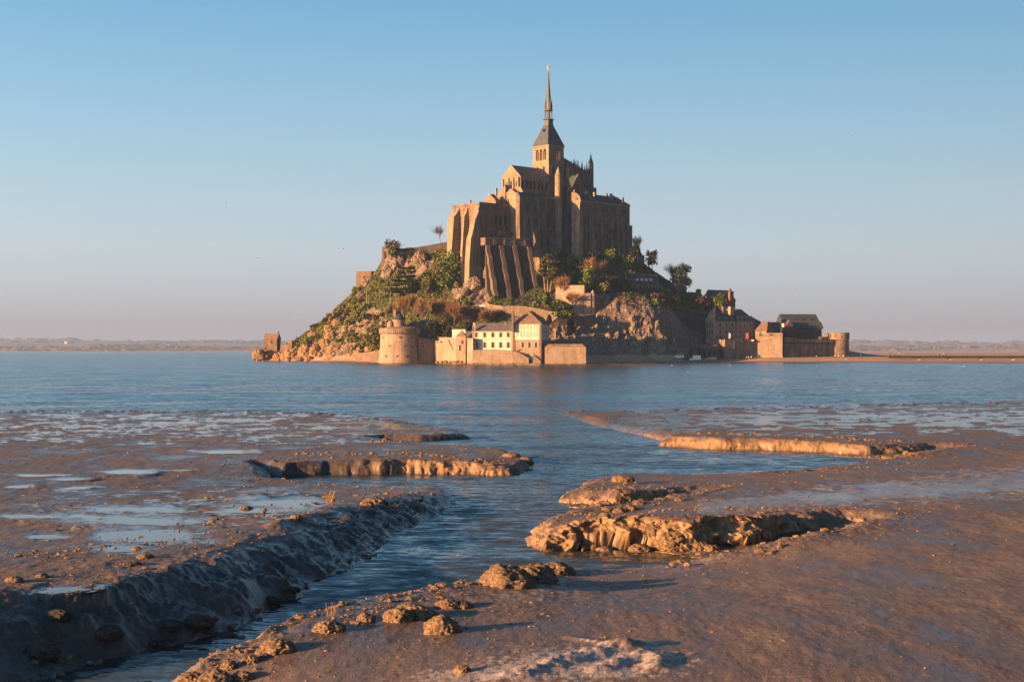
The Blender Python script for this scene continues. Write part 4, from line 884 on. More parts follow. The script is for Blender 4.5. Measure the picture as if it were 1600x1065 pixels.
def branches(mb, p, d, L, r, depth, spread=.6, up=.15, rnd=None, tips=None, kids=3):
    q = p+d*L; mb.tube(p, q, r, r*.65, 4 if depth < 2 else 5)
    if tips is not None and depth <= 1: tips.append(q); tips.append((p+q)/2)
    if depth == 0: return
    for i in range(kids):
        nd_ = (d+Vector((rnd.uniform(-1, 1), rnd.uniform(-1, 1), rnd.uniform(-.5, .9)))*spread+Vector((0, 0, up))).normalized()
        branches(mb, q if i else p+d*L*rnd.uniform(.6, 1), nd_, L*rnd.uniform(.62, .85), r*.6, depth-1, spread, up, rnd, tips, kids)
def mk_tree(name, px, pyb, hpx, wpx, label, kind='leafy', mat='leaf_green', D=None, leaves=1400, group=None, seed=1, trunk=.25, cat='tree', size=.5):
    b = P(px, pyb, D) if D else seat(px, pyb)
    if b is None: b = P(px, pyb, 800)
    k = b.y/F; H = hpx*k; Wd = wpx*k; rnd = random.Random(seed)
    root = empty(name, (b.x, b.y, b.z), label, cat, group); base = Vector((b.x, b.y, b.z-.8))
    if kind == 'bare':
        mb = MB(); tips = []; nst = 1 if trunk > 0 else 4
        for s_ in range(nst):
            d0 = Vector((rnd.uniform(-.3, .3)*(nst > 1), rnd.uniform(-.3, .3)*(nst > 1), 1)).normalized()
            branches(mb, base, d0, H*.26, max(.10, H*.018), 4, .8, .16, rnd, tips)
        mb.build('trunk', 'bark', root)
        # twigs: slim slivers fanning up and out from the branch tips
        n = leaves; T = np.array([tuple(t) for t in tips]); k_ = RNG.integers(0, len(T), n); c = T[k_]-np.array([b.x, b.y, b.z])
        c = c*RNG.uniform(.8, 1.02, (n, 1)); cen = np.array([0, 0, H*.35]); d = c-cen; d /= np.linalg.norm(d, axis=1)[:, None]; d = d+RNG.normal(size=(n, 3))*.45; d[:, 2] += .25; d /= np.linalg.norm(d, axis=1)[:, None]
        L = RNG.uniform(.07, .19, (n, 1))*H; sd_ = np.cross(d, RNG.normal(size=(n, 3))); sd_ /= np.linalg.norm(sd_, axis=1)[:, None]; w_ = size*.13
        V = np.stack([c-sd_*w_, c+sd_*w_, c+d*L+sd_*w_*.25, c+d*L-sd_*w_*.25], 1)
        lim = np.array([Wd/2*1.05, Wd/2*1.05, 9e9]); V = V.reshape(-1, 3); sc_ = max(1e-3, np.percentile(np.abs(V[:, 0]), 97)); V[:, :2] *= min(1.0, 1)*Wd/2/sc_; V[:, 2] *= H/np.percentile(V[:, 2], 99.5)
        o = bpy.data.objects.new('twigs', np_mesh('twigs', V, np.arange(4*n).reshape(n, 4), mat)); link(o, root); return root
    if kind == 'shrub':
        bl = [(rnd.uniform(-.3, .3)*Wd, rnd.uniform(-.25, .25)*Wd, H*rnd.uniform(.3, .55), Wd*rnd.uniform(.2, .34), Wd*rnd.uniform(.2, .3), H*rnd.uniform(.3, .45)) for _ in range(6)]
        V, Fc = leafcloud(bl, leaves, size); link(bpy.data.objects.new('foliage', np_mesh('foliage', V, Fc, mat)), root)
        mb = MB(); [mb.tube(base, (b.x+rnd.uniform(-.2, .2)*Wd, b.y, b.z+H*.5), .12, .05, 4) for _ in range(3)]; mb.build('stems', 'bark', root); return root
    if kind == 'cone':
        bl = [(rnd.uniform(-.04, .04)*Wd, 0, H*z, Wd/2*(1-z)**.75*.95+.2, Wd/2*(1-z)**.75*.9+.2, H*.09) for z in (.12, .22, .32, .42, .52, .62, .72, .82, .91)]
        V, Fc = leafcloud(bl, leaves, size, shell=.6); link(bpy.data.objects.new('foliage', np_mesh('foliage', V, Fc, mat)), root)
        MB().tube(base, (b.x, b.y, b.z+H*.9), .35, .05).build('trunk', 'bark', root); return root
    if kind == 'cedar':
        bl = []; mb = MB(); nst = 3 if trunk > .3 else 1
        for s_ in range(nst):
            tx = (s_-1)*Wd*.10 if nst > 1 else 0; mb.tube(base+Vector((tx*.6, 0, 0)), (b.x+tx*2.2, b.y, b.z+H*.85), .55, .12, 6)
        for lv in range(7):
            z = trunk+(1-trunk)*lv/6.5; ww = Wd/2*(1-.55*(lv/6.5)**1.4)
            for q in range(4):
                a = rnd.uniform(0, 6.28); rr_ = ww*rnd.uniform(.35, .72); x, y = rr_*math.cos(a), rr_*math.sin(a)*.8
                bl.append((x, y, H*z+rnd.uniform(-.03, .03)*H, ww*rnd.uniform(.25, .42), ww*.35, H*.035)); mb.tube((b.x, b.y, b.z+H*(z-.06)), (b.x+x, b.y+y, b.z+H*z), .16, .06, 4)
        mb.build('trunk', 'bark', root); V, Fc = leafcloud(bl, leaves, size, flat=.4, shell=.2); link(bpy.data.objects.new('foliage', np_mesh('foliage', V, Fc, mat)), root); return root
    # broad-leaved
    mb = MB(); tips = []; branches(mb, base, Vector((rnd.uniform(-.1, .1), 0, 1)), H*max(trunk, .15)+.8, max(.18, H*.03), 3, .7, .2, rnd, tips); mb.build('trunk', 'bark', root)
    bl = []
    for i in range(22):
        a = rnd.uniform(0, 6.28); q = rnd.random()**.5; z = trunk+(1-trunk)*rnd.uniform(.12, .9); e = math.sqrt(max(.05, 1-((z-trunk)/(1-trunk)*2-1)**2*.8))
        bl.append((Wd*.36*q*e*math.cos(a), Wd*.36*q*e*math.sin(a), H*z, Wd*rnd.uniform(.13, .23), Wd*rnd.uniform(.12, .2), H*(1-trunk)*rnd.uniform(.14, .24)))
    V, Fc = leafcloud(bl, int(leaves*1.5), size*.85, shell=.25); link(bpy.data.objects.new('crown', np_mesh('crown', V, Fc, mat)), root)
    return root
def dup(root, loc, rz=0, sc=1, label=None, group=None):
    r = root.copy(); link(r); r.location = loc; r.rotation_euler = (0, 0, rz); r.scale = (sc, sc, sc)
    if label: r['label'] = label
    if group: r['group'] = group
    for ch in list(root.children):
        c = ch.copy(); link(c, r)
        for g_ in ch.children: d = g_.copy(); link(d, c)
    return r
def tpx(b, face, px): return hit(b.C, b.u if face == 'R' else b.v, px)
def zwin(b, face, t, py):
    x = b.at(t, 0) if face == 'R' else b.at(0, t); return EYE+(HZ-py)/F*x[1]
# ================================================================== ROUND SEA TOWER
D0 = 735; K = D0/F; c = P(625.5, 566, D0); Rr = lambda px_: px_*K; Zy = lambda py: EYE+(HZ-py)*(D0-10)/F
G_ = empty('round_tower', (c.x, c.y, 0), 'squat pale round tower with slate turret cap at the left end of the sea wall', 'tower')
MB().lathe((c.x, c.y), [(Rr(35.5), -2), (Rr(34.6), Zy(566)), (Rr(33), Zy(556)), (Rr(31.6), Zy(540)), (Rr(31), Zy(521.5))], 48).build('wall', 'pale_stone', G_)
MB().lathe((c.x, c.y), [(Rr(33.2), Zy(519)), (Rr(33.4), Zy(513.5)), (Rr(31.4), Zy(512)), (Rr(11), Zy(508.5))], 48).build('parapet', 'wall_stone', G_)
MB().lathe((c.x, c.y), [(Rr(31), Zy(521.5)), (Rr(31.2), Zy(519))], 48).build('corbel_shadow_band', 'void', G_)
m = MB()
for i in range(64):
    a = 2*math.pi*i/64; u_ = (-math.sin(a), math.cos(a)); v_ = (math.cos(a), math.sin(a)); m.box((c.x, c.y), u_, v_, -.27, .27, Rr(30.5), Rr(33.1), Zy(521.3), Zy(518.8))
m.build('corbels', 'pale_stone', G_, kind='stuff')
for px, py, w_ in [(600.5, 527, 2.5), (628, 527, 4), (646, 527, 2), (612, 540.5, 2.6), (635.6, 540.5, 2.6), (645.5, 540.5, 2.6), (606, 556.5, 4), (623, 556, 2), (639, 556.5, 5), (652, 541, 2)]:
    dx = (px-625.5)*K; rw = Rr(31.6+(.02*(py-540)**1 if py > 540 else 0)+(1.6 if py > 550 else 0)); al = math.asin(max(-.99, min(.99, dx/rw))); n2_ = (math.sin(al), -math.cos(al)); t2 = (math.cos(al), math.sin(al))
    MB().box((c.x, c.y), t2, n2_, -w_*K/2, w_*K/2, rw-.6, rw+.12, Zy(py+1), Zy(py-1)).build('gun_slit', 'void', G_)
tc_ = (c.x-Rr(2), c.y-3)
MB().lathe(tc_, [(Rr(10), Zy(516)), (Rr(10), Zy(499.5)), (Rr(10.4), Zy(498.6))], 28).build('turret', 'pale_stone', G_)
o = MB().lathe(tc_, [(Rr(11.8), Zy(498.8)), (Rr(8), Zy(494.5)), (Rr(3), Zy(486.5)), (Rr(.5), Zy(482.5)), (.06, Zy(475.5))], 28).build('turret_roof', 'slate', G_)
MB().box((tc_[0]-Rr(6), tc_[1]-Rr(5)), (1, 0), (0, 1), -.7, .7, -.6, .6, Zy(494), Zy(484)).build('chimney', 'pale_stone', G_)
MB().lathe((c.x-Rr(14), c.y-Rr(13)), [(Rr(5.2), Zy(517)), (Rr(5.6), Zy(507)), (Rr(4.6), Zy(502.5)), (Rr(2), Zy(500.3)), (.05, Zy(500))], 20).build('watch_turret', 'pale_stone', G_)
# ================================================================== SEA WALLS
pwall('ruined_wall', [(634, 734, 510, 530), (650, 737, 501.5, 530), (655, 738, 503, 530), (660, 739, 499.5, 530), (670, 740, 499, 530)], 3, 'wall_stone', 'broken high stone wall rising behind the round tower, its top sloping', 'wall')
sw = empty('sea_wall', P(678, 566, 730), 'long sunlit cracked stone sea wall between the round tower and the white barracks', 'wall')
pwall('return_wall', [(654, 729, 527.5, 567), (678.5, 734, 527.5, 567)], 2, 'wall_stone', parent=sw)
pwall('wall', [(678.5, 733.8, 527.5, 567), (700, 725, 528, 567), (712, 719, 528.5, 567), (739, 706, 529.5, 567)], 2.2, 'pale_stone', parent=sw, cope='trim')
ck = MB(); cps = [(701, 531), (703, 536), (706, 541), (708.5, 547.5)]
for (a, b_), (cc_, d_) in zip(cps[:-1], cps[1:]): ck.tube(P(a, b_, 724.6-(a-700)*.45), P(cc_, d_, 724.6-(cc_-700)*.45), .28, .2, 4)
ck.build('crack', 'void', sw, kind='stuff')
for px, py in [(683, 531), (689, 534), (727, 536), (716.5, 539), (733, 538)]: p = P(px, py, 733.4-(px-678.5)*.44); MB().box((p.x, p.y), (1, 0), (0, 1), -.35, .35, -.1, .4, p.z-.4, p.z+.4).build('loophole', 'void', sw)
# buttress house on the wall
hb_ = Blk(712.5, 727.5, 730, 525.5, 710, 72); h = hb_.root('gatehouse_hut', 'small stone hut with brown tiled roof standing on the sea wall', 'hut', 4)
hb_.wall(0, name='wall', mat='pale_stone', parent=h); hb_.gable(hb_.z(516, 0, 3), 'u', .25, 'roof', 'tile', h, b0=0, hip0=1.5)
hb_.slot('L', 3, hb_.zt-7, hb_.zt-4.4, .7, h, arch=False); hb_.slot('L', 1.8, hb_.zt-3.6, hb_.zt-2.2, .5, h, arch=False)
s2 = Blk(706.5, 727, 729, 514.8, 722, 80); h = s2.root('white_shed', 'flat-roofed white shed behind the hut on the sea wall', 'shed', 10)
s2.wall(8, name='wall', mat='plaster', parent=h); s2.box(MB(), -.3, s2.Lu+.3, -.3, s2.Lv+.3, s2.zt+.02, s2.zt+.4).build('roof', 'slate_grey', h)
s3 = Blk(727, 737, 740, 518.5, 716, 78); h = s3.root('grey_lean_to', 'narrow dark lean-to between the hut and the white barracks', 'shed', 8)
s3.wall(6, name='wall', mat='slate', parent=h); s3.box(MB(), -.2, s3.Lu, -.2, s3.Lv, s3.zt, s3.zt+.4).build('roof', 'slate', h)
# ================================================================== WHITE BARRACKS
lh = Blk(738.5, 802, 805, 517, 706, 80, Lu=9); h = lh.root('barracks', 'long low white barracks with two rows of shuttered windows facing the sea', 'building', 4)
zf = zwin(lh, 'L', 0, 549); lh.wall(zf, name='wall', mat='plaster', parent=h)
lh.gable(lh.z(504.5, 4.5, 0), 'v', .4, 'roof', 'slate_grey', h, wallmat='plaster')
for px in (744, 757.3, 770, 782.3, 794.2):
    t = tpx(lh, 'L', px)
    for a, b_ in ((519.5, 526.5), (534.5, 543)): lh.win('L', t, zwin(lh, 'L', t, b_), zwin(lh, 'L', t, a), .95, h, frm='wall_stone', shut=True)
for py in (517.8, 529.6): mk(lambda m: lh.fbox(m, 'L', 0, lh.Lv, 0, .14, lh.z(py)-.22, lh.z(py)+.1), 'belt_course', 'trim', h)
for px in (739.3, 800.3): t = tpx(lh, 'L', px); mk(lambda m: lh.fbox(m, 'L', t-.5, t+.5, 0, .10, zf, lh.zt-.3), 'quoin', 'pale_stone', h)
chimney(742.3, 505, 515, 709, 1.1, h, 'pale_stone', 80); chimney(790, 504, 512, 711, 1.2, h, 'pale_stone', 80)
bh = Blk(801.5, 845.5, 858, 505.5, 702, 78); h = bh.root('barracks_house', 'tall three-storey white house with brown hipped roof beside the long barracks', 'house', 3)
bh.wall(-1, name='wall', mat='pale_stone', parent=h)
zu = bh.z(531.5); bh.box(MB(), -.06, bh.Lu, -.06, bh.Lv+.03, zu, bh.zt-.02).build('plaster_storeys', 'plaster', h)
hipw = bh.gable(bh.z(485.5, 5, bh.Lv/2), 'u', .5, 'roof', 'tile', h, hip0=5.5, hip1=5)
for i, px in enumerate((806.3, 816.8, 827.3, 837.5)):
    t = tpx(bh, 'L', px)
    for j, (a, b_) in enumerate(((507.8, 514), (519.2, 526.2), (535, 542.5))):
        if not (i == 0 and j == 2): bh.win('L', t, zwin(bh, 'L', t, b_), zwin(bh, 'L', t, a), 1.0, h, frm='wall_stone', shut=True)
for px in (848.5, 853, 856.3):
    t = tpx(bh, 'R', px)
    for a, b_ in ((508, 514), (519, 526), (534, 541)): bh.win('R', t, zwin(bh, 'R', t, b_), zwin(bh, 'R', t, a), 1.3, h, frm='trim', shut=False)
for py in (505.9, 517, 530.5): bh.box(MB(), -.2, bh.Lu+.1, -.2, bh.Lv+.1, bh.z(py)-.25, bh.z(py)+.08).build('belt_course', 'trim', h)
for px in (844.3, 803): t = tpx(bh, 'L', px); mk(lambda m: bh.fbox(m, 'L', t-.55, t+.55, .06, .22, 0, bh.zt-.4), 'quoin', 'brown_stone', h)
chimney(801.3, 487, 518, 703.5, 1.5, h, 'brown_stone', 80)
t = tpx(bh, 'L', 829.5); bh.slot('L', t, bh.z(562), bh.z(552.5), 2.0, h, name='door', mat='grey_paint', arch=False)
t = tpx(bh, 'L', 815); m = MB()
for i in range(10):
    a0, a1 = math.pi*.5+i*.13, math.pi*.5+(i+1)*.13; r_ = 3.2
    p0 = bh.at(-.25, t-r_*math.cos(a0)*-1); zz0 = bh.z(556)+r_*math.sin(a0)
    bh.fbox(m, 'L', t-r_*math.cos(a0)-.25, t-r_*math.cos(a0)+.25, .0, .3, zz0-.25, zz0+.25)
m.build('arch_moulding', 'brown_stone', h, kind='stuff')
m = MB(); t = tpx(bh, 'L', 839)
for i in range(9): bh.fbox(m, 'L', t-2.2+i*.45, t-1.75+i*.45, .02, 1.4, -1, bh.z(563)+i*.36)
m.build('stair', 'wall_stone', h)
pwall('quay_wall', [(738, 703.5, 547.5, 567), (770, 702.5, 546.8, 567), (800, 701, 548.5, 567), (812, 700.8, 552, 567), (826, 700.5, 560, 567)], 2, 'pale_stone', 'low rough stone quay wall under the long barracks', 'wall', cope='wall_stone')
# ---- battery block
bb = Blk(852, 914.5, 915.5, 542, 699, 88); h = bb.root('gun_battery', 'low sunlit stone gun battery with two dark slits beside the tall white house', 'building', 1)
bb.wall(-1, name='wall', mat='pale_stone', parent=h); zt_ = bb.zt+.02
def ring(i, z): return [(*bb.at(i, i), z), (*bb.at(bb.Lu-i, i), z), (*bb.at(bb.Lu-i, bb.Lv-i), z), (*bb.at(i, bb.Lv-i), z)]
bb.Lu = 9
MB().loft([ring(0, zt_), ring(1.4, bb.z(537.2))]).build('roof', 'wall_stone', h)
for px in (867, 896.5): t = tpx(bb, 'L', px); bb.slot('L', t, bb.z(557.2), bb.z(555.4), 1.9, h, name='gun_slit', arch=False)
p = P(898, 528, 712); MB().tube(p, (p.x, p.y, 8), .09).build('mast', 'concrete', origin=(p.x, p.y, 8), label='thin grey mast standing behind the gun battery', cat='pole')
# ================================================================== CHAPEL ON THE ISLET
cp = Blk(412.5, 432.5, 438.5, 529.5, 858, 74); h = cp.root('chapel', 'tiny stone chapel alone on the rocks at the island left tip', 'chapel', 5)
cp.wall(2, name='wall', mat='brown_stone', parent=h); cp.gable(cp.z(520.8, cp.Lu/2, 0), 'v', .3, 'roof', 'tile', h, wallmat='brown_stone')
cp.slot('L', tpx(cp, 'L', 424), cp.z(536.5), cp.z(531.5), .8, h); cp.slot('L', tpx(cp, 'L', 414.5), cp.z(546), cp.z(543.5), .8, h, arch=False)
c2 = cp.at(cp.Lu/2, .2); MB().box(c2, cp.u, cp.v, -.5, .5, -.3, .3, cp.z(521), cp.z(517.5)).tube((*c2, cp.z(518)), (*c2, cp.z(515.8)), .12, .05).build('bell_cote', 'brown_stone', h)
pwall('chapel_parapet', [(438, 856, 538.5, 552), (452, 852, 538, 552)], .8, 'brown_stone', 'low parapet wall linking the tiny chapel to the hillside', 'wall')
pwall('wall_stub', [(450, 851, 531, 552), (456, 850, 531.5, 552)], 1.2, 'brown_stone', 'narrow upright wall stub where the hillside begins behind the chapel', 'wall')
pwall('ramp_wall', [(486, 815, 562, 567), (520, 795, 558.5, 567), (553, 775, 553.5, 567), (575, 757, 551, 567), (597, 738, 547, 567)], 2, 'brown_stone', 'long sloping orange stone ramp wall left of the round tower', 'wall', cope='wall_stone')
ht = Blk(556.5, 580, 584, 424.5, 850, 72); h = ht.root('ruined_lookout', 'square ruined stone lookout on the left skyline with a dark doorway', 'ruin', 45)
ht.wall(38, name='wall', mat='brown_stone', parent=h); ht.slot('L', tpx(ht, 'L', 569), ht.z(440), ht.z(431.5), 1.3, h, name='doorway', arch=False); ht.box(MB(), -.2, 9.2, -.2, ht.Lv+.2, ht.zt, ht.zt+.4).build('coping', 'brick_red', h)
h = empty('upper_rampart', P(600, 420, 846), 'high dark rampart running along the left skyline up to the abbey', 'wall')
pwall('wall', [(608, 846, 384.5, 425), (625, 846, 388, 425), (640, 846, 388, 430), (665, 845, 384, 430), (700, 842, 377.5, 420)], 2.5, 'dark_stone', parent=h)
tq = Blk(597, 607.5, 610, 385, 843, 72); tq.wall(45, name='end_tower', mat='brown_stone', parent=h); tq.slot('L', tpx(tq, 'L', 602.5), tq.z(404), tq.z(393), 1.4, h, name='doorway', arch=False)
# ================================================================== TERRACES AND TURRET BELOW THE ABBEY
pwall('terrace_wall', [(758, 757, 475.5, 492), (785, 752, 479.5, 500), (812, 750, 479, 505), (835, 749, 482, 510), (858, 748, 487, 515), (872, 747, 488.5, 512)], 2, 'wall_stone', 'sunlit terrace wall of the car park above the white barracks roofs', 'wall', cope='trim')
h = empty('turret_rampart', P(926, 500, 764), 'sunlit garden rampart with a slender round corner turret in mid island', 'wall')
pwall('garden_wall', [(868, 774, 447.5, 495), (890, 771, 446.5, 495), (913, 767, 446.5, 495)], 1.6, 'pale_stone', parent=h, cope='trim')
pwall('low_wall', [(893, 762, 484, 498), (905, 762, 470, 498), (913, 763, 458, 498), (923, 763, 457.5, 500)], 1.6, 'pale_stone', parent=h)
pwall('shaded_wall', [(929, 765, 460, 515), (946, 773, 460, 510), (966, 782, 459.5, 500), (990, 792, 459, 490)], 1.8, 'abbey_stone', parent=h, cope='wall_stone')
c = P(926.3, 500, 765); MB().lathe((c.x, c.y), [(1.55, c.z-8), (1.5, P(0, 464, 765).z), (1.75, P(0, 463, 765).z), (1.7, P(0, 461, 765).z)], 18).build('turret', 'pale_stone', h); MB().lathe((c.x, c.y), [(1.85, P(0, 461, 765).z), (.05, P(0, 452.5, 765).z)], 18).build('turret_roof', 'trim', h)
pwall('pilaster', [(976.5, 784, 457, 482), (979.5, 785, 457, 482)], 2.5, 'pale_stone', parent=h)
pwall('pilaster', [(969, 783, 457.5, 462), (973, 785, 457.5, 462)], 2, 'pale_stone', parent=h)
pwall('lower_rampart', [(850, 744, 515, 535), (862, 744, 504, 535), (873, 745, 494.5, 535), (900, 749, 494, 530), (915, 752, 494, 520), (931, 756, 491, 515)], 2, 'brown_stone', 'shaded rampart under the corner turret, above the dark rock', 'wall', cope='wall_stone')
pwall('upper_terrace_wall', [(952, 828, 394.5, 420), (975, 832, 397, 420), (1007, 838, 399.5, 425)], 2, 'abbey_stone', 'shaded terrace wall at the right foot of the abbey lodging', 'wall', cope='wall_stone')
pwall('east_rampart', [(1028, 790, 479, 525), (1060, 796, 481, 545), (1082, 800, 485, 550), (1104, 803, 490, 555)], 2, 'dark_stone', 'long shaded rampart left of the pink hotel', 'wall', cope='wall_stone')
pwall('middle_rampart', [(985, 792, 459, 480), (1015, 797, 462, 485), (1035, 802, 466, 488)], 2, 'abbey_stone', 'shaded rampart running right from the lit pilaster above the rock ridge', 'wall')
# ================================================================== HOUSES ON THE RIGHT SHOULDER
def house(pl, pc, pr, pe, D, th, ridge, zb_, label, name='house', wm='abbey_stone', rm='slate', along='u', cat='house', hip0=0, hip1=0, gab=True, wins=(), face='R', ww=.8, Lv=None):
    b = Blk(pl, pc, pr, pe, D, th, Lv=Lv); h = b.root(name, label, cat, zb_); b.wall(zb_-3, name='wall', mat=wm, parent=h)
    rp = b.at(0, b.Lv/2) if along == 'u' else b.at(b.Lu/2, 0)
    b.gable(EYE+(HZ-ridge)/F*rp[1], along, .4, 'roof', rm, h, wallmat=wm if gab and not (hip0 or hip1) else None, hip0=hip0, hip1=hip1)
    for px, a, z_ in wins: t = tpx(b, face, px); b.win(face, t, zwin(b, face, t, z_), zwin(b, face, t, a), ww, h)
    return b, h
b, h = house(978, 984, 1030, 441.5, 803, 24, 427, 34, 'wide house with slate roof and a row of tall windows below the terrace trees', wins=[(x, 445.5, 454) for x in (989, 993.5, 998, 1005, 1010.5, 1016, 1021, 1026)], Lv=9)
for px in (997, 1004, 1011, 1018): t = tpx(b, 'R', px); z_ = b.zt; b.box(MB(), t-.8, t+.8, .6, 3.5, z_+.3, z_+2.6).build('dormer', 'plaster', h)
house(1040, 1044, 1060, 452, 822, 30, 443.5, 38, 'low dark stone house under the tall leafy tree on the right shoulder', Lv=8)
house(1056, 1060, 1073, 450, 823, 30, 442, 38, 'small stone house half hidden behind the tall leafy tree', Lv=7)
chimney(1091.5, 452, 470, 826, 2.6, house(1078, 1083, 1098, 462, 824, 30, 456, 36, 'dark roofed house with a broad chimney on the right shoulder', Lv=8)[1], 'dark_stone')
b, h = house(1112, 1118, 1149, 469, 832, 30, 452.5, 34, 'tall house with steep slate roof and a red brick chimney on the right skyline', gab=True, Lv=13)
chimney(1142, 455, 478, 824, 2.6, h, 'brick_red', 30); chimney(1141, 451, 456, 826, 1.0, h, 'brick_red', 30); chimney(1107, 457.5, 464, 832, .9, h, 'dark_stone', 30)
for t_ in (4, 8): b.win('R', t_, b.zt-4, b.zt-2, 1, h)
# pink hotel
b = Blk(1103, 1119, 1150, 501.5, 790, 32, ); h = b.root('pink_hotel', 'pinkish stone hotel with slate mansard and lit chimneys above the entrance wall', 'hotel', 8)
b.wall(2, name='wall', mat='pink_render', parent=h); b.gable(b.z(484.5, 0, b.Lv/2), 'u', .4, 'roof', 'slate', h, wallmat='pink_render')
for px in (1125.3, 1135, 1144.3):
    t = tpx(b, 'R', px)
    for a, z_ in ((504.5, 511.5), (515.2, 522.5)): b.win('R', t, zwin(b, 'R', t, z_), zwin(b, 'R', t, a), 1.7, h, frm='plaster')
    b.box(MB(), t-.9, t+.9, .3, 2.4, b.zt+.2, b.zt+2.6).build('dormer', 'slate_grey', h)
for px in (1105.5, 1109.5, 1113.5):
    t = tpx(b, 'L', px)
    for a, z_ in ((505.5, 512), (516, 523)): b.win('L', t, zwin(b, 'L', t, z_), zwin(b, 'L', t, a), .9, h)
mk(lambda m: b.fbox(m, 'R', 0, b.Lu, 0, .35, b.zt-.5, b.zt-.1), 'cornice', 'trim', h); mk(lambda m: b.fbox(m, 'R', 0, b.Lu, 0, .25, b.zt-4.4, b.zt-4.1), 'belt_course', 'trim', h)
chimney(1116.3, 481, 496, 791, 1.5, h, 'pale_stone', 32); chimney(1131, 479, 490, 793, 2.4, h, 'abbey_stone', 32); chimney(1142.5, 479, 492, 793, 2.9, h, 'pale_stone', 32)
b = Blk(1147, 1150.6, 1179, 501, 798, 32, Lv=12); h = b.root('annex_hotel', 'narrower stone hotel wing with dormers right of the pink hotel', 'hotel', 8)
b.wall(2, name='wall', mat='pink_render', parent=h); b.gable(b.z(482.5, 0, 6), 'u', .4, 'roof', 'slate', h, hip1=5)
for px in (1156.2, 1163.8, 1172):
    t = tpx(b, 'R', px)
    for a, z_ in ((505, 512), (515.5, 522.5)): b.win('R', t, zwin(b, 'R', t, z_), zwin(b, 'R', t, a), 1.1, h, frm='plaster')
for px in (1155, 1161, 1168, 1174): t = tpx(b, 'R', px); b.box(MB(), t-.8, t+.8, .2, 2.6, b.zt+.2, b.zt+2.8).build('dormer', 'trim', h); b.box(MB(), t-.4, t+.4, .12, .22, b.zt+.5, b.zt+2.3).build('window', 'glass', h)
mk(lambda m: b.fbox(m, 'R', 0, b.Lu, 0, .35, b.zt-.5, b.zt-.1), 'cornice', 'trim', h)
house(1172, 1176, 1189, 503, 812, 32, 493.5, 9, 'slate roofed house behind the hotel wing, its ridge sloping right', hip1=4, gab=False, Lv=10)
house(1204, 1208, 1222, 517, 810, 20, 503, 9, 'slate roofed house between the lit gatehouse and the big dark house', Lv=9)
# entrance gatehouse and bastions
gt = Blk(1180.3, 1197.5, 1211, 517, 792, 56); h = gt.root('gatehouse', 'golden lit gatehouse tower with tan pyramid roof above the entrance wall', 'gatehouse', 4)
gt.wall(0, name='wall', mat='pale_stone', parent=h); gt.gable(gt.z(501.5, 0, 4), 'v', .5, 'roof', 'tile', h, hip0=2.2, hip1=2.2); gt.slot('L', tpx(gt, 'L', 1188), gt.z(520.5), gt.z(518.2), .8, h, arch=False)
bs = Blk(1181.5, 1222.5, 1226, 520, 783, 78); h = bs.root('entrance_bastion', 'broad stone bastion catching orange light below the gatehouse', 'bastion', 3)
bs.wall(0, name='wall', mat='pale_stone', parent=h); bs.box(MB(), -.3, bs.Lu, -.3, bs.Lv, bs.z(524.4), bs.z(523.6)).build('string_course', 'wall_stone', h)
for px in (1205, 1188): bs.slot('L', tpx(bs, 'L', px), bs.z(523.2), bs.z(522), 1.2, h, arch=False)
fw = Blk(1123, 1132.6, 1186, 530.8, 776, 27); h = fw.root('entrance_wall', 'tall entrance wall with dark stains, its left end pillar lit orange', 'wall', 3)
fw.wall(0, name='wall', mat='wall_stone', parent=h); mk(lambda m: fw.fbox(m, 'L', fw.Lv*.55, fw.Lv+.6, 0, .5, fw.zt-2, fw.zt+.2), 'corbel', 'pale_stone', h)
for t in (6, 11, 15.5): mk(lambda m: fw.fbox(m, 'R', t, t+.5, 0, .25, 0, fw.zt-.2), 'pilaster', 'brown_stone', h)
fw.slot('L', fw.Lv*.25, fw.z(555), fw.z(551.8), .9, h, name='doorway')
p = fw.at(0, 0); fw.box(MB(), 0, fw.Lu, 0, .8, fw.zt+.02, fw.zt+.5).build('coping', 'abbey_stone', h)
# long south wall and end tower
lw = empty('long_rampart', P(1226, 556, 771), 'long shaded rampart with a corbelled parapet leading to the end tower', 'wall')
pwall('wall', [(1225, 786, 536, 559), (1260, 792, 536, 559), (1303, 800, 537, 559)], 3, 'abbey_stone', parent=lw)
pwall('parapet', [(1225, 785, 527, 534.6), (1245, 788, 527.3, 534.8), (1245.3, 788, 529.2, 534.8), (1303, 799, 530, 535.5)], 2.4, 'abbey_stone', parent=lw)
pwall('corbel_shade_band', [(1225, 785.5, 534.8, 535.9), (1303, 799.4, 535.7, 536.9)], 2, 'void', parent=lw)  # near-black strip painting the shade under the corbelled parapet
c = P(1311.5, 556, 804); k = 804/F; h = empty('end_tower', (c.x, c.y, 2.5), 'drum-shaped grey tower closing the ramparts at the far right', 'tower'); zy = lambda py: EYE+(HZ-py)*(799)/F
MB().lathe((c.x, c.y), [(15.2*k, 0), (14.4*k, zy(531)), ], 32).build('wall', 'abbey_stone', h)
MB().lathe((c.x, c.y), [(14.4*k, zy(531.3)), (15.4*k, zy(529.5)), (15.6*k, zy(521)), (14.9*k, zy(519.4)), (13*k, zy(519.2))], 32).build('parapet', 'wall_stone', h)
for px, py in ((1302, 524.5), (1311.5, 526), (1321, 524.5), (1313, 544)):
    dx = (px-1311.5)*k; rw = 15.4*k if py < 530 else 14.9*k; al = math.asin(dx/rw); MB().box((c.x, c.y), (math.cos(al), math.sin(al)), (math.sin(al), -math.cos(al)), -.3, .3, rw-.5, rw+.12, zy(py)-.35, zy(py)+.35).build('loophole', 'void', h)
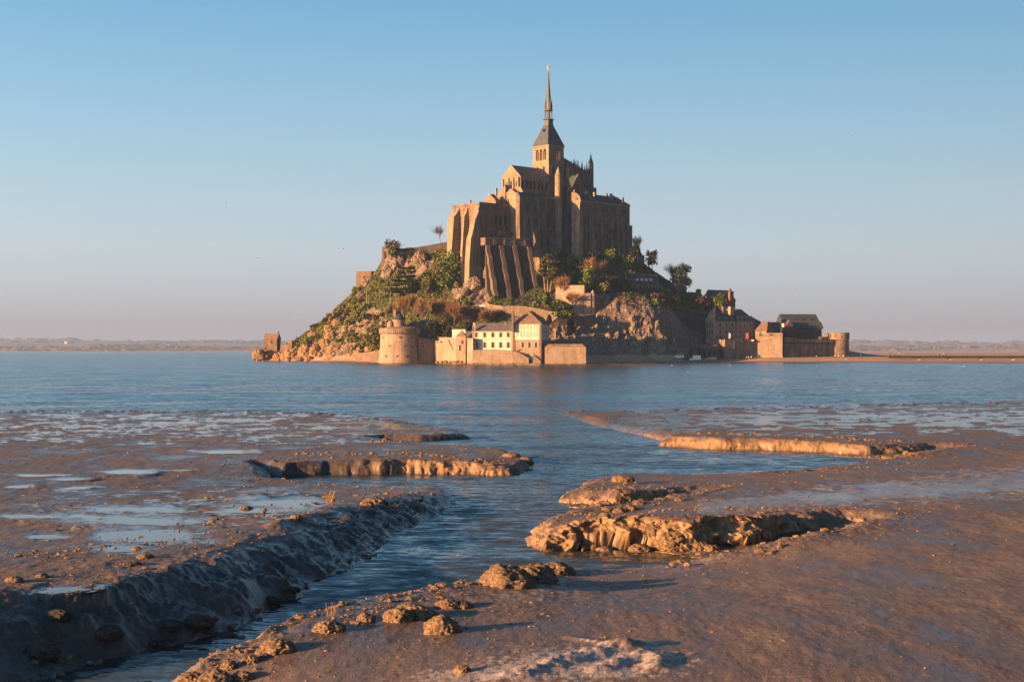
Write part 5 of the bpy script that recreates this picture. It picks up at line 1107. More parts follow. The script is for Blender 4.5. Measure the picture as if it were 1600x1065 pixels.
pwall('tower_link_wall', [(1283, 802, 526, 540), (1298, 804, 526, 540)], 3, 'dark_stone', 'short low wall between the big dark house and the end tower', 'wall')
pwall('tower_stub', [(1293.5, 804, 520, 540), (1299, 805, 520, 540)], 3, 'abbey_stone', 'small square wall end against the left side of the end tower', 'wall')
# big dark house behind the rampart
b, h = house(1221, 1224.5, 1280, 504, 820, 8, 490.5, 8, 'big dark house with a long slate roof behind the long rampart', wm='dark_stone', gab=False, Lv=13)
b2 = Blk(1225, 1229, 1284, 513, 813, 8, Lv=8); b2.wall(5, name='front_wing', mat='dark_stone', parent=h); b2.gable(b2.z(502, 0, 4), 'u', .9, 'wing_roof', 'slate', h)
for i in range(3): t = tpx(b, 'R', (1245, 1256, 1270)[i]); b.box(MB(), t-.35, t+.35, 1.6, 2.4, b.zt+1.8, b.zt+2.6).build('skylight', 'glass', h)
b3 = Blk(1222, 1224, 1243, 516, 806, 8, Lv=7); b3.wall(5, name='gable_wing', mat='dark_stone', parent=h); b3.gable(b3.z(500, b3.Lu/2, 0), 'v', .3, 'gable_roof', 'slate_grey', h, wallmat='dark_stone')
for t in (4, 8, 12, 16): b2.win('R', t, b2.zt-4, b2.zt-2, 1, h, frm='dark_stone')
# beach-level sheds
b, h = house(1050, 1058.5, 1077, 543.5, 758, 38, 527.5, 3, 'slate roofed boathouse with a narrow orange lit gable at the rock foot', name='boathouse', wm='wall_stone', cat='boathouse')
for px in (1067, 1070, 1073): t = tpx(b, 'R', px); b.win('R', t, b.zt-1.8, b.zt-.7, .8, h)
b = Blk(1079, 1082, 1096, 537.5, 772, 20, Lv=9); h = b.root('low_annex', 'low stone annex between the boathouse and the red roofed shed', 'shed', 3); b.wall(1, name='wall', mat='abbey_stone', parent=h); b.box(MB(), -.2, b.Lu, -.2, 9, b.zt, b.zt+.35).build('roof', 'tile', h)
b = Blk(1093, 1095, 1124, 541, 770, 14, Lv=9); h = b.root('long_shed', 'long low shed with a dull red roof left of the lit pillar', 'shed', 3); b.wall(1, b.zt-1.2, name='wall', mat='dark_stone', parent=h); b.gable(b.zt+1.2, 'u', .3, 'roof', 'brick_red', h, z=b.zt-1.2)
for t in (2, 5, 8): b.slot('R', t, 1, b.zt-1.9, 1.6, h, name='door', arch=False)
chimney(1080.6, 536, 541, 770, .7, h, 'pale_stone', 30)
# ================================================================== FOOTBRIDGE
zd = P(0, 556.2, 745).z; L0, L1 = (1388-800)/F*745, (1680-800)/F*745; fb = empty('footbridge', (L0, 745, zd), 'low dark footbridge on slim piers crossing the sand at the right edge', 'bridge')
MB().box((0, 745), (1, 0), (0, 1), L0, L1, -2, 2, zd-.8, zd).build('deck', 'deck', fb)
MB().box((0, 745), (1, 0), (0, 1), L0, L1, -2.3, -2.05, zd-1.05, zd+.2).build('edge_beam', 'deck', fb)
for px in (1435.5, 1484, 1532.5, 1582, 1631): x = (px-800)/F*745; MB().box((x, 745), (1, 0), (0, 1), -.75, .75, -1.2, 1.2, -1, zd-.81).build('pier', 'concrete', fb)
m = MB(); x = L0
while x < L1: m.box((x, 745), (1, 0), (0, 1), -.04, .04, -2.02, -1.94, zd, zd+1.1); x += 2.4
m.box((0, 745), (1, 0), (0, 1), L0, L1, -2.03, -1.93, zd+1.08, zd+1.16); m.build('railing', 'deck', fb, kind='stuff')
# ================================================================== FLAGS
def flag(px, pyt, pyb, D, cols, label, w_=1.6, h_=2.2, banner=False):
    a, b_ = P(px, pyt, D), P(px, pyb, D); h = empty('flag', (b_.x, b_.y, b_.z), label, 'flag'); MB().tube(b_, a, .09, .06).build('pole', 'concrete', h)
    n = len(cols)
    for i, cm in enumerate(cols):
        rings = []
        for k_ in range(5):
            s_ = (i+k_/4)/n; x = a.x+.08+w_*s_; y = a.y+.25*math.sin(s_*7); top = a.z-.1-(.9*s_ if banner else .35*s_)-.1*math.sin(s_*8); bt = top-h_*(1-(.5*s_ if banner else 0))
            rings.append([(x, y, top), (x, y+.05, top), (x, y+.05, bt), (x, y, bt)])
        MB().loft(rings).build('cloth', cm, h)
flag(1138.6, 519, 532, 782, ['flag_white'], 'drooping white banner above the entrance wall', .9, 3.6, True)
flag(1165.5, 519, 532, 786, ['flag_red'], 'drooping red banner above the entrance wall', 1.6, 4.0, True)
flag(1220.6, 504.5, 521, 787, ['flag_white', 'flag_red'], 'white and red flag flying from a pole on the entrance bastion', 2.6, 1.9)
for px, py in ((1151, 530), (1156, 530), (1176, 531)): p = P(px, py, 784); MB().box((p.x, p.y), (1, 0), (0, 1), -.6, .6, -.5, .5, p.z-.6, p.z+.2).build('white_parasol_box', 'flag_white', origin=tuple(p), label='small white stall top peeping over the entrance wall', cat='stall', group='white stall tops over the entrance wall')
# ================================================================== VEHICLES
def extr(mb, prof, w0, w1, X_, Y_, Z_, s=1):
    """profile (x,z) extruded across the width, a little narrower at the top"""
    n = len(prof); return mb.loft([[(X_+x*s, Y_+w, Z_+z) for x, z in prof] for w in (w0, w1)])
def vehicle(name, px, py, D, kind, mat, label, sgn=1, cat='van'):
    b = P(px, py, D); b.z = hz_at(b.x, b.y)+.02; h = empty(name, (b.x, b.y, b.z), label, cat)
    if kind == 'car': prof = [(-2.1, .35), (-2.15, .8), (-1.9, .95), (-1.3, 1.02), (-.75, 1.48), (.9, 1.5), (1.7, 1.05), (2.1, .98), (2.15, .5), (2.05, .35)]; gl = [[(-1.15, 1.03), (-.72, 1.4), (.0, 1.42), (.0, 1.03)], [(.08, 1.03), (.08, 1.42), (.85, 1.42), (1.45, 1.05)]]; wx = (-1.35, 1.35); Wd = 1.75
    elif kind == 'van': prof = [(-2.5, .4), (-2.55, .9), (-2.35, 1.2), (-1.7, 1.35), (-1.1, 2.1), (-.8, 2.2), (2.4, 2.2), (2.5, 2.0), (2.5, .4)]; gl = [[(-1.6, 1.38), (-1.08, 2.02), (-.55, 2.02), (-.55, 1.38)], [(-.4, 1.38), (-.4, 2.02), (.9, 2.02), (.9, 1.38)], [(1.05, 1.38), (1.05, 2.02), (2.3, 2.02), (2.3, 1.38)]]; wx = (-1.6, 1.55); Wd = 1.95
    else: prof = [(-2.9, .45), (-2.95, 1.0), (-2.75, 1.3), (-2.1, 1.45), (-1.6, 2.2), (-1.2, 2.3), (-1.2, .5)]; gl = [[(-2.0, 1.45), (-1.6, 2.1), (-1.3, 2.1), (-1.3, 1.45)]]; wx = (-2.0, 1.9); Wd = 2.0
    if sgn < 0: prof = [(-x, z) for x, z in prof][::-1]; gl = [[(-x, z) for x, z in g_][::-1] for g_ in gl]; wx = (-wx[0], -wx[1])
    extr(MB(), prof, -Wd/2, Wd/2, b.x, b.y, b.z).build('body', mat, h)
    if kind == 'box': MB().box((b.x, b.y), (1, 0), (0, 1), -1.15 if sgn > 0 else -2.9, 2.9 if sgn > 0 else 1.15, -Wd/2-.1, Wd/2+.1, b.z+.75, b.z+3.1).build('cargo_box', mat, h)
    for g_ in gl:
        extr(MB(), g_, -Wd/2-.015, -Wd/2, b.x, b.y, b.z).build('window', 'glass', h)
    for x in wx:
        for q in (-1, 1):
            y = b.y+q*(Wd/2-.05); n = 14; r_ = .36
            o = MB().loft([[(b.x+x+r_*math.cos(2*math.pi*i/n), yy, b.z+.36+r_*math.sin(2*math.pi*i/n)) for i in range(n)] for yy in (y-.13, y+.13)]).build('wheel', 'rubber', h)
            MB().loft([[(b.x+x+.2*math.cos(2*math.pi*i/n), yy, b.z+.36+.2*math.sin(2*math.pi*i/n)) for i in range(n)] for yy in (y+q*.13, y+q*.15)]).build('rim', 'grey_paint', o)
    f_ = prof[1] if sgn > 0 else prof[-2]; MB().box((b.x+f_[0], b.y), (1, 0), (0, 1), -.04, .04, -Wd/2+.1, -Wd/2+.4, b.z+.65, b.z+.85).build('headlight', 'white_paint', h)
    return h
vehicle('white_van', 1060.5, 556.5, 754, 'van', 'white_paint', 'white passenger van parked on the sand by the boathouse')
vehicle('box_truck', 1086, 556.5, 756, 'box', 'white_paint', 'white box truck parked on the sand in front of the sheds', cat='truck')
vehicle('parked_car', 1111.5, 556.5, 757, 'van', 'grey_paint', 'grey green estate car parked just left of the lit pillar', cat='car')
vehicle('parked_car', 756.5, 478, 763, 'van', 'white_paint', 'white van parked at the foot of the ribbed retaining wall', cat='van')
# ================================================================== PEOPLE (one skinned surface each)
def person_mesh(name, stride, arm, seed):
    J = [(0, 0, .95), (0, 0, 1.15), (0, 0, 1.38), (0, 0, 1.50), (0, -.01, 1.60), (0, 0, 1.70), (.09, 0, .90), (.10, stride*.5, .48), (.10, stride*.9, .06), (.10, stride*.9-.13, .03), (-.09, 0, .90), (-.10, -stride*.4, .48), (-.10, -stride, .08), (-.10, -stride-.12, .03), (.19, 0, 1.36), (.24, arm, 1.10), (.25, arm*1.6-.05, .88), (-.19, 0, 1.36), (-.24, -arm, 1.10), (-.25, -arm*1.6-.05, .88)]
    E = [(0, 1), (1, 2), (2, 3), (3, 4), (4, 5), (0, 6), (6, 7), (7, 8), (8, 9), (0, 10), (10, 11), (11, 12), (12, 13), (2, 14), (14, 15), (15, 16), (2, 17), (17, 18), (18, 19)]
    Rs = [.15, .14, .17, .06, .10, .09, .10, .075, .05, .045, .10, .075, .05, .045, .075, .055, .04, .075, .055, .04]
    me = bpy.data.meshes.new(name); me.from_pydata(J, E, []); o = bpy.data.objects.new(name, me); COL.objects.link(o)
    md_ = o.modifiers.new('skin', 'SKIN')
    for v, r_ in zip(me.skin_vertices[0].data, Rs): v.radius = (r_, r_*.85)
    me.skin_vertices[0].data[0].use_root = True
    dg = bpy.context.evaluated_depsgraph_get(); me2 = bpy.data.meshes.new_from_object(o.evaluated_get(dg)); bpy.data.objects.remove(o); me2.name = name
    return me2
PM = [person_mesh('person', .22, .12, 1), person_mesh('person', .03, .02, 2)]
for nm, c in (('skin', (.45, .28, .2)), ('hair', (.06, .04, .03)), ('denim', (.06, .08, .13)), ('cloth_black', (.02, .02, .025)), ('cloth_white', (.7, .69, .66)), ('cloth_red', (.4, .05, .05)), ('cloth_blue', (.08, .14, .25)), ('cloth_tan', (.42, .32, .2)), ('cloth_yellow', (.6, .42, .1))): plain(nm, c, .85, .08, 4)
def person_variant(base, top, legs):
    me = base.copy(); me.materials.clear()
    for k_ in ('skin', top, legs, 'hair'): me.materials.append(MT[k_])
    for p in me.polygons:
        z = p.center.z; ax = abs(p.center.x)
        p.material_index = 3 if z > 1.64 or (z > 1.58 and p.center.y > .03) else 0 if z > 1.46 or (z < .93 and ax > .2) else 1 if z > .93 else 2
        p.use_smooth = True
    return me
vcache = {}
def person(px, py, D, top, legs, label, walk=True, rz=0, group='visitors strolling on the sand', z=None, sc=1.0):
    key = (top, legs, walk)
    if key not in vcache: vcache[key] = person_variant(PM[0 if walk else 1], top, legs)
    b = P(px, py, D); zz_ = hz_at(b.x, b.y) if z is None else z
    o = bpy.data.objects.new('person', vcache[key]); o.location = (b.x, b.y, zz_+.0); o.rotation_euler = (0, 0, rz); o.scale = (sc,)*3; link(o); tag(o, label, 'person', group)
PL = [(1101.5, 'cloth_black', 'cloth_black', 'person in black by the long shed, just left of the grey car', 1, 0), (1135.5, 'denim', 'cloth_black', 'person in dark blue just right of the lit pillar', 0, 1), (1148.5, 'cloth_black', 'denim', 'person in black at the wall foot under the white banner', 1, 1.2), (1155.5, 'cloth_red', 'cloth_black', 'person in a red top at the entrance wall foot', 0, 2), (1158, 'cloth_black', 'cloth_black', 'person in black beside the one in red', 0, .5),
 (1166.5, 'cloth_white', 'denim', 'person in white, left of the pair in white under the red banner', 1, 1.5), (1169.5, 'cloth_white', 'cloth_tan', 'person in white and tan under the red banner', 1, 1.5), (1174, 'cloth_white', 'cloth_black', 'person in a white top right of the red banner', 1, -1), (1179.5, 'cloth_black', 'denim', 'person in black at the bastion foot near the wall corner', 0, 0), (1183.5, 'cloth_tan', 'cloth_black', 'person in a tan jacket at the bastion foot', 1, 1),
 (1222, 'cloth_white', 'cloth_tan', 'person in white at the bastion right corner', 1, 1.4), (1276, 'cloth_tan', 'denim', 'lone person in tan at the middle of the long rampart foot', 1, -1.4), (1304.5, 'cloth_white', 'cloth_black', 'person in white left of the end tower middle', 1, 1), (1306.8, 'cloth_black', 'cloth_black', 'person in black right behind the white one at the end tower', 0, 1), (1311, 'cloth_white', 'cloth_black', 'person in white at the middle of the end tower foot', 0, 0), (1317.6, 'cloth_white', 'denim', 'person in white at the right part of the end tower foot', 1, -1), (1325.5, 'cloth_black', 'denim', 'person in black at the right edge of the end tower', 1, 1.2), (1332.2, 'cloth_black', 'cloth_black', 'person in black just clear of the end tower on the sand', 1, 0), (1344.5, 'cloth_blue', 'cloth_black', 'person in dark blue alone on the sand between tower and footbridge', 1, 1.5)]
for px, t_, l_, lab, wk, rz in PL: person(px, 556, 768, t_, l_, lab, bool(wk), rz)
person(1204, 560.5, 720, 'cloth_white', 'cloth_tan', 'person in a white shirt nearest the water in front of the bastion', True, 1.3, sc=1.05); person(1322, 559, 735, 'cloth_white', 'cloth_black', 'person in white in front of the end tower, nearer the water', True, .4)
for px, t_, lab in [(1391, 'cloth_black', 'person in black stepping onto the footbridge'), (1397, 'cloth_tan', 'person in tan, leftmost of the group on the footbridge'), (1399.5, 'cloth_red', 'person in red within the group on the footbridge'), (1402, 'cloth_tan', 'person in tan next to the one in red on the footbridge'), (1404.2, 'cloth_white', 'person in white within the group on the footbridge'), (1406.5, 'cloth_yellow', 'person in yellow, rightmost of the group on the footbridge'), (1468, 'cloth_black', 'person in black walking alone on the footbridge'), (1474.5, 'cloth_white', 'person in white on the footbridge beside a dark one'), (1478.2, 'cloth_black', 'person in black, rightmost walker on the footbridge')]:
    person(px, 556, 745, t_, 'cloth_black', lab, True, 1.5, 'walkers on the footbridge', z=zd)
for i, (px, t_) in enumerate([(790, 'cloth_white'), (803, 'cloth_black'), (809, 'cloth_white'), (816, 'cloth_blue'), (828, 'cloth_black')]):
    person(px, 478, 757, t_, 'denim', ['person in white leftmost on the car park terrace', 'person in black on the car park terrace above the house roof', 'person in white on the car park terrace above the house roof', 'person in blue on the car park terrace', 'person in black at the right end of the car park terrace'][i], True, i, 'visitors on the car park terrace')
person(843.5, 565, 693, 'cloth_red', 'denim', 'person in red at the right corner of the tall white house', False, 0); person(896, 564, 694, 'cloth_white', 'cloth_black', 'person in white sitting out by the gun battery wall', False, 0)
# ================================================================== GULLS
def gull(px, py, D, label, fly=True, group=None, s=1.0, rz=0):
    b = P(px, py, D)
    if not fly: b.z = max(0, hz_at(b.x, b.y) if b.y > 500 else 0)+.12*s
    h = empty('gull', (b.x, b.y, b.z), label, 'bird', group)
    MB().loft([[(b.x+x*s, b.y+r_*s*math.cos(a), b.z+r_*s*.8*math.sin(a)+zz_*s) for a in [k_*math.pi/3 for k_ in range(6)]] for x, r_, zz_ in ((-.30, .01, .02), (-.15, .07, 0), (.05, .10, 0), (.18, .06, .05), (.24, .055, .10), (.30, .02, .10), (.36, .005, .09))]).build('body', 'gull_white', h)
    for q in (-1, 1):
        if fly: vs = [(-.10, .06, .02), (.10, .06, .02), (.16, .42, .20), (-.02, .80, .12), (-.12, .40, .18)]
        else: vs = [(-.32, .04, .03), (.08, .09, .06), (.10, .10, .02), (-.05, .10, -.03), (-.25, .07, -.01)]
        up = [(b.x+x*s, b.y+q*y*s, b.z+z_*s) for x, y, z_ in vs]; dn = [(x, y, z_-.02*s) for x, y, z_ in up]; MB().loft([up, dn]).build('wing', 'gull_grey', h)
    h.rotation_euler = (0, 0, rz)
for px, py, D, lab in [(353, 317, 300, 'gull flying in the open sky at the left, level with the abbey top'), (318, 113, 330, 'gull highest in the sky at the upper left'), (533, 389, 260, 'dark gull flying left of the upper rampart'), (463, 500, 330, 'gull low over the left slope of the island'), (1327, 212, 330, 'left gull of the pair high at the right'), (1330, 221, 330, 'lower gull of the pair high at the right'), (1239, 451, 330, 'gull over the ramparts at the right'), (402, 403, 300, 'faint gull left of the dark one near the rampart')]: gull(px, py, D, lab, True, 'gulls in the sky', .8, random.uniform(0, 3))
for px, py in [(743, 569), (810, 569.3), (889, 569.4), (966, 569), (1050, 570.2), (1141, 570.6), (1237, 571), (1276, 571.2), (1449, 571.5), (1505, 571.6)]:
    D = gD(py+1.2); gull(px, py, D, 'white gull resting at the water line of the beach', False, 'gulls resting along the beach water line', 1.3, random.uniform(0, 6))
gull(1074, 583, gD(583.6), 'lone white gull afloat on open water right of centre', False, None, 1.8, 1)
# ================================================================== ROCKS
def zone(px, py):
    h_ = 'at the waterline' if py > 548 else 'low on the slope' if py > 515 else 'halfway up the slope' if py > 470 else 'high under the rampart'
    w_ = 'by the chapel' if px < 455 else 'toward the chapel end' if px < 510 else 'below the ruined lookout' if px < 570 else 'above the round tower' if px < 640 else 'toward the terrace buttresses'
    return h_+' '+w_
def czone(px, py): return ('near the top' if py < 500 else 'in the middle' if py < 528 else 'near the foot')+' of the bare rock face, '+('under the corner turret' if px < 960 else 'under the lit ridge' if px < 1010 else 'toward the boathouse')
def seatz(px, py): return seat(px, py) or P(px, py, 850)
BR = [rockobj('boulder', (0, -900, -50), (1, 1, 1), s_, 'rock_orange', 3, .5, 1.5).data for s_ in (1, 2, 3, 4)]
BQ = [rockobj('boulder', (0, -900, -50), (1, 1, 1), s_, 'rock', 3, .5, 1.5).data for s_ in (5, 6, 7, 8)]
BS = [rockobj('boulder', (0, -900, -50), (1, 1, 1), s_, 'rock', 3, .5, 1.6).data for s_ in (15, 16, 17, 18)]
for o in [o for o in COL.objects if o.name.startswith('boulder')]: bpy.data.objects.remove(o)
rnd = random.Random(3)
big = [(404, 553, 9, 9, 'orange boulder at the outermost left tip of the islet'), (421, 555, 9, 8, 'tilted orange slab under the chapel wall'), (434, 557, 7, 7, 'dark split rock right of the chapel foot'), (447, 556, 8, 6, 'low brown rock between chapel and hillside'), (457, 552, 11, 9, 'rounded orange rock left of the dark cleft'), (475, 551, 9, 12, 'tall orange rock leaning on the dark cleft'), (466, 562, 9, 5, 'broken brown rock at the water below the cleft'), (491, 550, 7, 13, 'dark upright rock forming the cleft'), (517, 527, 8, 11, 'bright orange pinnacle above the boulder beach'), (508, 536, 9, 8, 'pale rock under the orange pinnacle'), (524, 546, 12, 8, 'broad pale rock on the boulder beach'), (545, 545, 9, 6, 'grey rock above the left end of the ramp wall'), (490, 523, 8, 5, 'pale rock low on the grassy left slope'), (527, 503, 7, 6, 'pale crag on the lower left slope'), (545, 500, 6, 5, 'small pale crag right of the lower slope crag'), (553, 512, 9, 5, 'pale crag above the ramp wall bushes'), (513, 513, 6, 6, 'pale crag above the orange pinnacle'), (563, 462, 5, 6, 'white crag under the ruined lookout'), (574, 440, 8, 7, 'sunlit crag right of the ruined lookout'), (618, 410, 12, 15, 'long slanting sunlit crag under the upper rampart'), (606, 425, 9, 12, 'sunlit crag at the left of the dark cedar'), (655, 408, 9, 15, 'upright sunlit crag right of the slanting crag'), (666, 440, 6, 5, 'small lit crag right of the dark cedar'), (741, 445, 13, 13, 'brown crag at the foot of the corner buttress'), (722, 460, 10, 10, 'crag below the corner buttress, left side'), (762, 430, 7, 16, 'crag between the corner buttress and the ribbed wall')]
for i, (px, py, rx, ry, lab) in enumerate(big):
    b = seatz(px, py+ry*.5); k = b.y/F; og = py > 500 and px < 530
    rockobj('rock', (b.x, b.y+rx*k*.25, b.z+ry*k*.3), (rx*k*1.0, rx*k*.8, ry*k*1.0), i+11, 'rock_orange' if og else 'rock', 4, .45, 1.3, label=lab)
for i in range(70):
    px = rnd.choice([rnd.uniform(398, 600), rnd.uniform(470, 560)]); py = rnd.uniform(554, 564) if px < 490 else rnd.uniform(546-(px-490)*.03, 558-(px-490)*.06)
    b = seatz(px, py); s_ = rnd.uniform(.7, 2.0); me = rnd.choice(BR if px < 500 else BR+BQ)
    rockobj('boulder', (b.x, b.y, b.z+s_*.15), (s_*rnd.uniform(.8, 1.5), s_, s_*rnd.uniform(.6, 1.1)), 0, mesh=me, rz=rnd.uniform(0, 6), label='tumbled orange brown boulder '+zone(px, py), group='boulders tumbled along the left shore')
for i in range(46):
    px = rnd.uniform(925, 1048); py = rnd.uniform(478, 552); b = seatz(px, py); s_ = rnd.uniform(1.0, 2.6)
    o = rockobj('crag', (b.x, b.y+s_*.6, b.z-.3), (s_*rnd.uniform(.5, 1.0), s_*.8, s_*rnd.uniform(1.1, 2.2)), 0, mesh=rnd.choice(BS), rz=rnd.uniform(0, 6), label='jagged grey crag '+czone(px, py), group='crags on the bare rock face'); o.rotation_euler = (rnd.uniform(-.3, .3), rnd.uniform(.2, .8), rnd.uniform(0, 1))
for i, (px, py) in enumerate([(683, 565), (690, 564.5), (697, 565), (703, 564), (709, 565), (714, 564), (720, 563)]):
    p = P(px, py, 706-(px-683)*.1); s_ = rnd.uniform(.6, 1.2); rockobj('boulder', (p.x, p.y, max(.2, hz_at(p.x, p.y))+.2), (s_, s_, s_*.7), 0, mesh=BR[i % 4], rz=i, label='dark boulder at the foot of the sea wall, %s in the row' % ['leftmost', 'second from the left', 'third from the left', 'the middle one', 'third from the right', 'second from the right', 'rightmost'][i], group='boulders against the sea wall')
# ================================================================== TREES
T = mk_tree
T('cedar_tree', 856, 459, 63, 46, 'wide umbrella cedar on bare stems right of the ribbed wall', 'cedar', 'needle', leaves=3800, seed=4, trunk=.38, size=.42)
T('bare_tree', 931, 452, 50, 40, 'rusty pink bare tree behind the garden rampart', 'bare', 'twig', leaves=2600, seed=5)
T('bright_tree', 919, 458, 38, 36, 'bright green bushy tree above the corner turret', 'leafy', 'leaf_bright', leaves=1700, seed=6, trunk=.1)
T('pale_bush', 946, 459, 22, 28, 'pale green bush right of the bright tree', 'shrub', 'leaf_pale', leaves=900, seed=7, cat='bush')
T('dark_conifer', 974, 458, 34, 26, 'dark cone-shaped conifer left of the wide house', 'cone', 'leaf_dark', leaves=1500, seed=8)
T('black_conifer', 993, 400, 23, 19, 'black pointed conifer on the terrace right of the abbey', 'cone', 'leaf_dark', leaves=1300, seed=9)
T('bare_tree', 1000, 400, 33, 26, 'thin grey bare tree behind the black pointed conifer', 'bare', 'twig_grey', leaves=500, seed=10, D=846, size=.35)
T('airy_tree', 1019, 420, 29, 25, 'airy dark leafy tree on the skyline below the abbey', 'leafy', 'leaf_dark', leaves=620, seed=11, D=838, trunk=.2, size=.5)
T('round_tree', 1065, 455, 42, 42, 'tall rounded leafy tree on the right skyline', 'leafy', 'leaf_dark', leaves=1700, seed=12, D=836, trunk=.2, size=.5)
T('bare_tree', 1052, 448, 38, 30, 'pale bare tree behind the tall rounded tree', 'bare', 'twig_grey', leaves=500, seed=13, D=846, size=.35)
T('purple_tree', 613, 391, 19, 25, 'greyish twiggy tree on the left skyline at the rampart end', 'shrub', 'leaf_plum', leaves=700, seed=14, D=843, size=.4)
T('ivy_bush', 611, 400, 18, 16, 'dark green ivy bush hanging below the skyline tree', 'shrub', 'leaf_green', leaves=500, seed=15, D=838, cat='bush')
T('bare_tree', 688, 380, 29, 22, 'small bare tree on the skyline left of the west terrace', 'bare', 'twig_grey', leaves=450, seed=16, D=846, size=.35)
T('spreading_cedar', 636, 462, 46, 62, 'dark spreading cedar on the left slope', 'cedar', 'leaf_dark', leaves=4200, seed=17, trunk=.12, size=.5)
T('green_mass', 703, 450, 68, 44, 'tall mound of green ivy and scrub below the terrace buttresses', 'shrub', 'leaf_green', leaves=3200, seed=18, cat='bush', size=.55)
T('green_mass', 672, 462, 40, 26, 'yellow green scrub mound right of the dark cedar', 'shrub', 'cover', leaves=1500, seed=19, cat='bush', size=.5)
T('rusty_bush', 688, 432, 22, 20, 'rust brown bush set into the green mound', 'shrub', 'leaf_rust', leaves=700, seed=20, cat='bush', D=795)
T('autumn_bush', 880, 468, 38, 26, 'orange brown bare bush before the garden wall', 'bare', 'twig', leaves=1700, seed=21, trunk=0)
T('autumn_bush', 895, 480, 26, 22, 'straggly brown bush against the garden wall right half', 'bare', 'twig_ochre', leaves=900, seed=22, trunk=0, D=763)
T('round_bush', 838, 482, 14, 12, 'small dark round bush at the right end of the car park', 'shrub', 'leaf_green', leaves=450, seed=23, cat='bush', D=752)
T('garden_tree', 851, 478, 22, 24, 'green garden tree on the lawn below the cedar', 'leafy', 'leaf_green', leaves=1100, seed=24, D=758, trunk=.1)
T('dark_bush', 870, 482, 15, 30, 'dark green hedge mound under the orange brown bush', 'shrub', 'leaf_green', leaves=900, seed=25, cat='bush', D=757)
T('lawn_bank', 878, 493, 8, 32, 'bright grassy bank hanging over the rampart top', 'shrub', 'leaf_bright', leaves=900, seed=26, cat='bush', D=746)
T('ivy_curtain', 893, 528, 42, 14, 'curtain of dark ivy down the lower rampart', 'shrub', 'leaf_dark', leaves=900, seed=27, cat='bush', D=743)
T('dark_tree', 858, 505, 14, 8, 'small dark pointed shrub behind the tall white house', 'cone', 'leaf_dark', leaves=300, seed=28, D=736, cat='bush')
T('round_bush', 1056, 483, 24, 26, 'round olive bush, left of two under the tall rounded tree', 'shrub', 'leaf_green', leaves=1100, seed=29, cat='bush', D=818)
T('round_bush', 1074, 484, 24, 24, 'round olive bush, right of two under the tall rounded tree', 'shrub', 'leaf_green', leaves=1100, seed=30, cat='bush', D=818)
T('dark_bush', 1098, 488, 30, 34, 'dark purple bush mass left of the red chimney house', 'shrub', 'leaf_plum', leaves=1500, seed=31, cat='bush', D=815)
T('tall_bush', 1124, 480, 20, 22, 'olive tree in front of the steep slate roof on the right skyline', 'leafy', 'leaf_green', leaves=900, seed=32, D=812, trunk=.1)
T('dark_bush', 1040, 478, 18, 34, 'low dark hedge below the wide house', 'shrub', 'leaf_dark', leaves=900, seed=33, cat='bush', D=812)
T('yellow_shrub', 585, 545, 40, 34, 'large yellow green shrub just left of the round tower', 'shrub', 'cover', leaves=2000, seed=34, cat='bush', D=752)
# bare thicket between round tower and ribbed wall
for i, (px, py, h_, w_, mt) in enumerate([(612, 508, 34, 24, 'twig_ochre'), (632, 500, 40, 26, 'twig_ochre'), (647, 502, 44, 26, 'twig_ochre'), (662, 505, 42, 26, 'twig_ochre'), (678, 506, 40, 26, 'twig'), (694, 508, 42, 26, 'twig'), (710, 510, 40, 26, 'twig'), (727, 512, 38, 28, 'twig'), (744, 512, 34, 28, 'twig'), (760, 510, 28, 26, 'twig'), (776, 506, 24, 24, 'twig'), (792, 502, 20, 24, 'twig')]):
    T('thicket_tree', px, py, h_, w_, 'leafless %s thicket tree %s' % ('ochre' if 'ochre' in mt else 'russet', ['behind the round tower top', 'behind the slate turret cap', 'right of the slate turret cap', 'above the broken wall top', 'above the dark garden hollow', 'in the middle over the dark hollow', 'behind the white shed', 'above the hut with brown roof', 'above the barracks left chimney', 'over the barracks roof middle', 'over the barracks roof right part', 'left of the tall hipped roof'][i]), 'bare', mt, leaves=1500, seed=40+i, trunk=0 if i % 2 else .2, D=745+(i % 3)*7, group='leafless thicket above the sea wall')
# hollow of dark evergreen behind the sea wall
for i, (px, py, h_, w_) in enumerate([(684, 532, 30, 26), (700, 533, 26, 24), (676, 520, 22, 18), (732, 520, 18, 18)]): T('dark_bush', px, py, h_, w_, ['dark evergreen bush right of the broken wall', 'dark evergreen bush left of the white shed', 'dark evergreen bush behind the broken wall top', 'dark evergreen bush behind the barracks chimney'][i], 'shrub', 'leaf_dark', leaves=900, seed=60+i, cat='bush', D=732)
# shaded growth under the abbey and lodging
for i in range(26):
    px = rnd.uniform(868, 1000); py = rnd.uniform(404, 452); 
    if 905 < px < 960 and py > 425: continue
    b = seat(px, py)
    if b is None: continue
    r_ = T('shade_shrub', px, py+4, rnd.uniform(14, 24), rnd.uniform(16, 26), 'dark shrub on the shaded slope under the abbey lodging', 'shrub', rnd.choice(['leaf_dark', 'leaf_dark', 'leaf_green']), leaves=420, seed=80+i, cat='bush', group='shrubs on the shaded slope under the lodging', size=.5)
for i in range(26):
    px = rnd.uniform(985, 1108); py = np.interp(px, [985, 1010, 1040, 1108], [425, 432, 456, 484])+rnd.uniform(2, 34)
    if 978 < px < 1034 and 436 < py < 466: continue
    b = seat(px, py)
    if b is None: continue
    T('shoulder_shrub', px, py+3, rnd.uniform(12, 20), rnd.uniform(16, 26), 'dark green shrub among the houses on the right shoulder', 'shrub', rnd.choice(['leaf_dark', 'leaf_green', 'leaf_plum']), leaves=420, seed=300+i, cat='bush', group='shrubs among the houses on the right shoulder', size=.48)
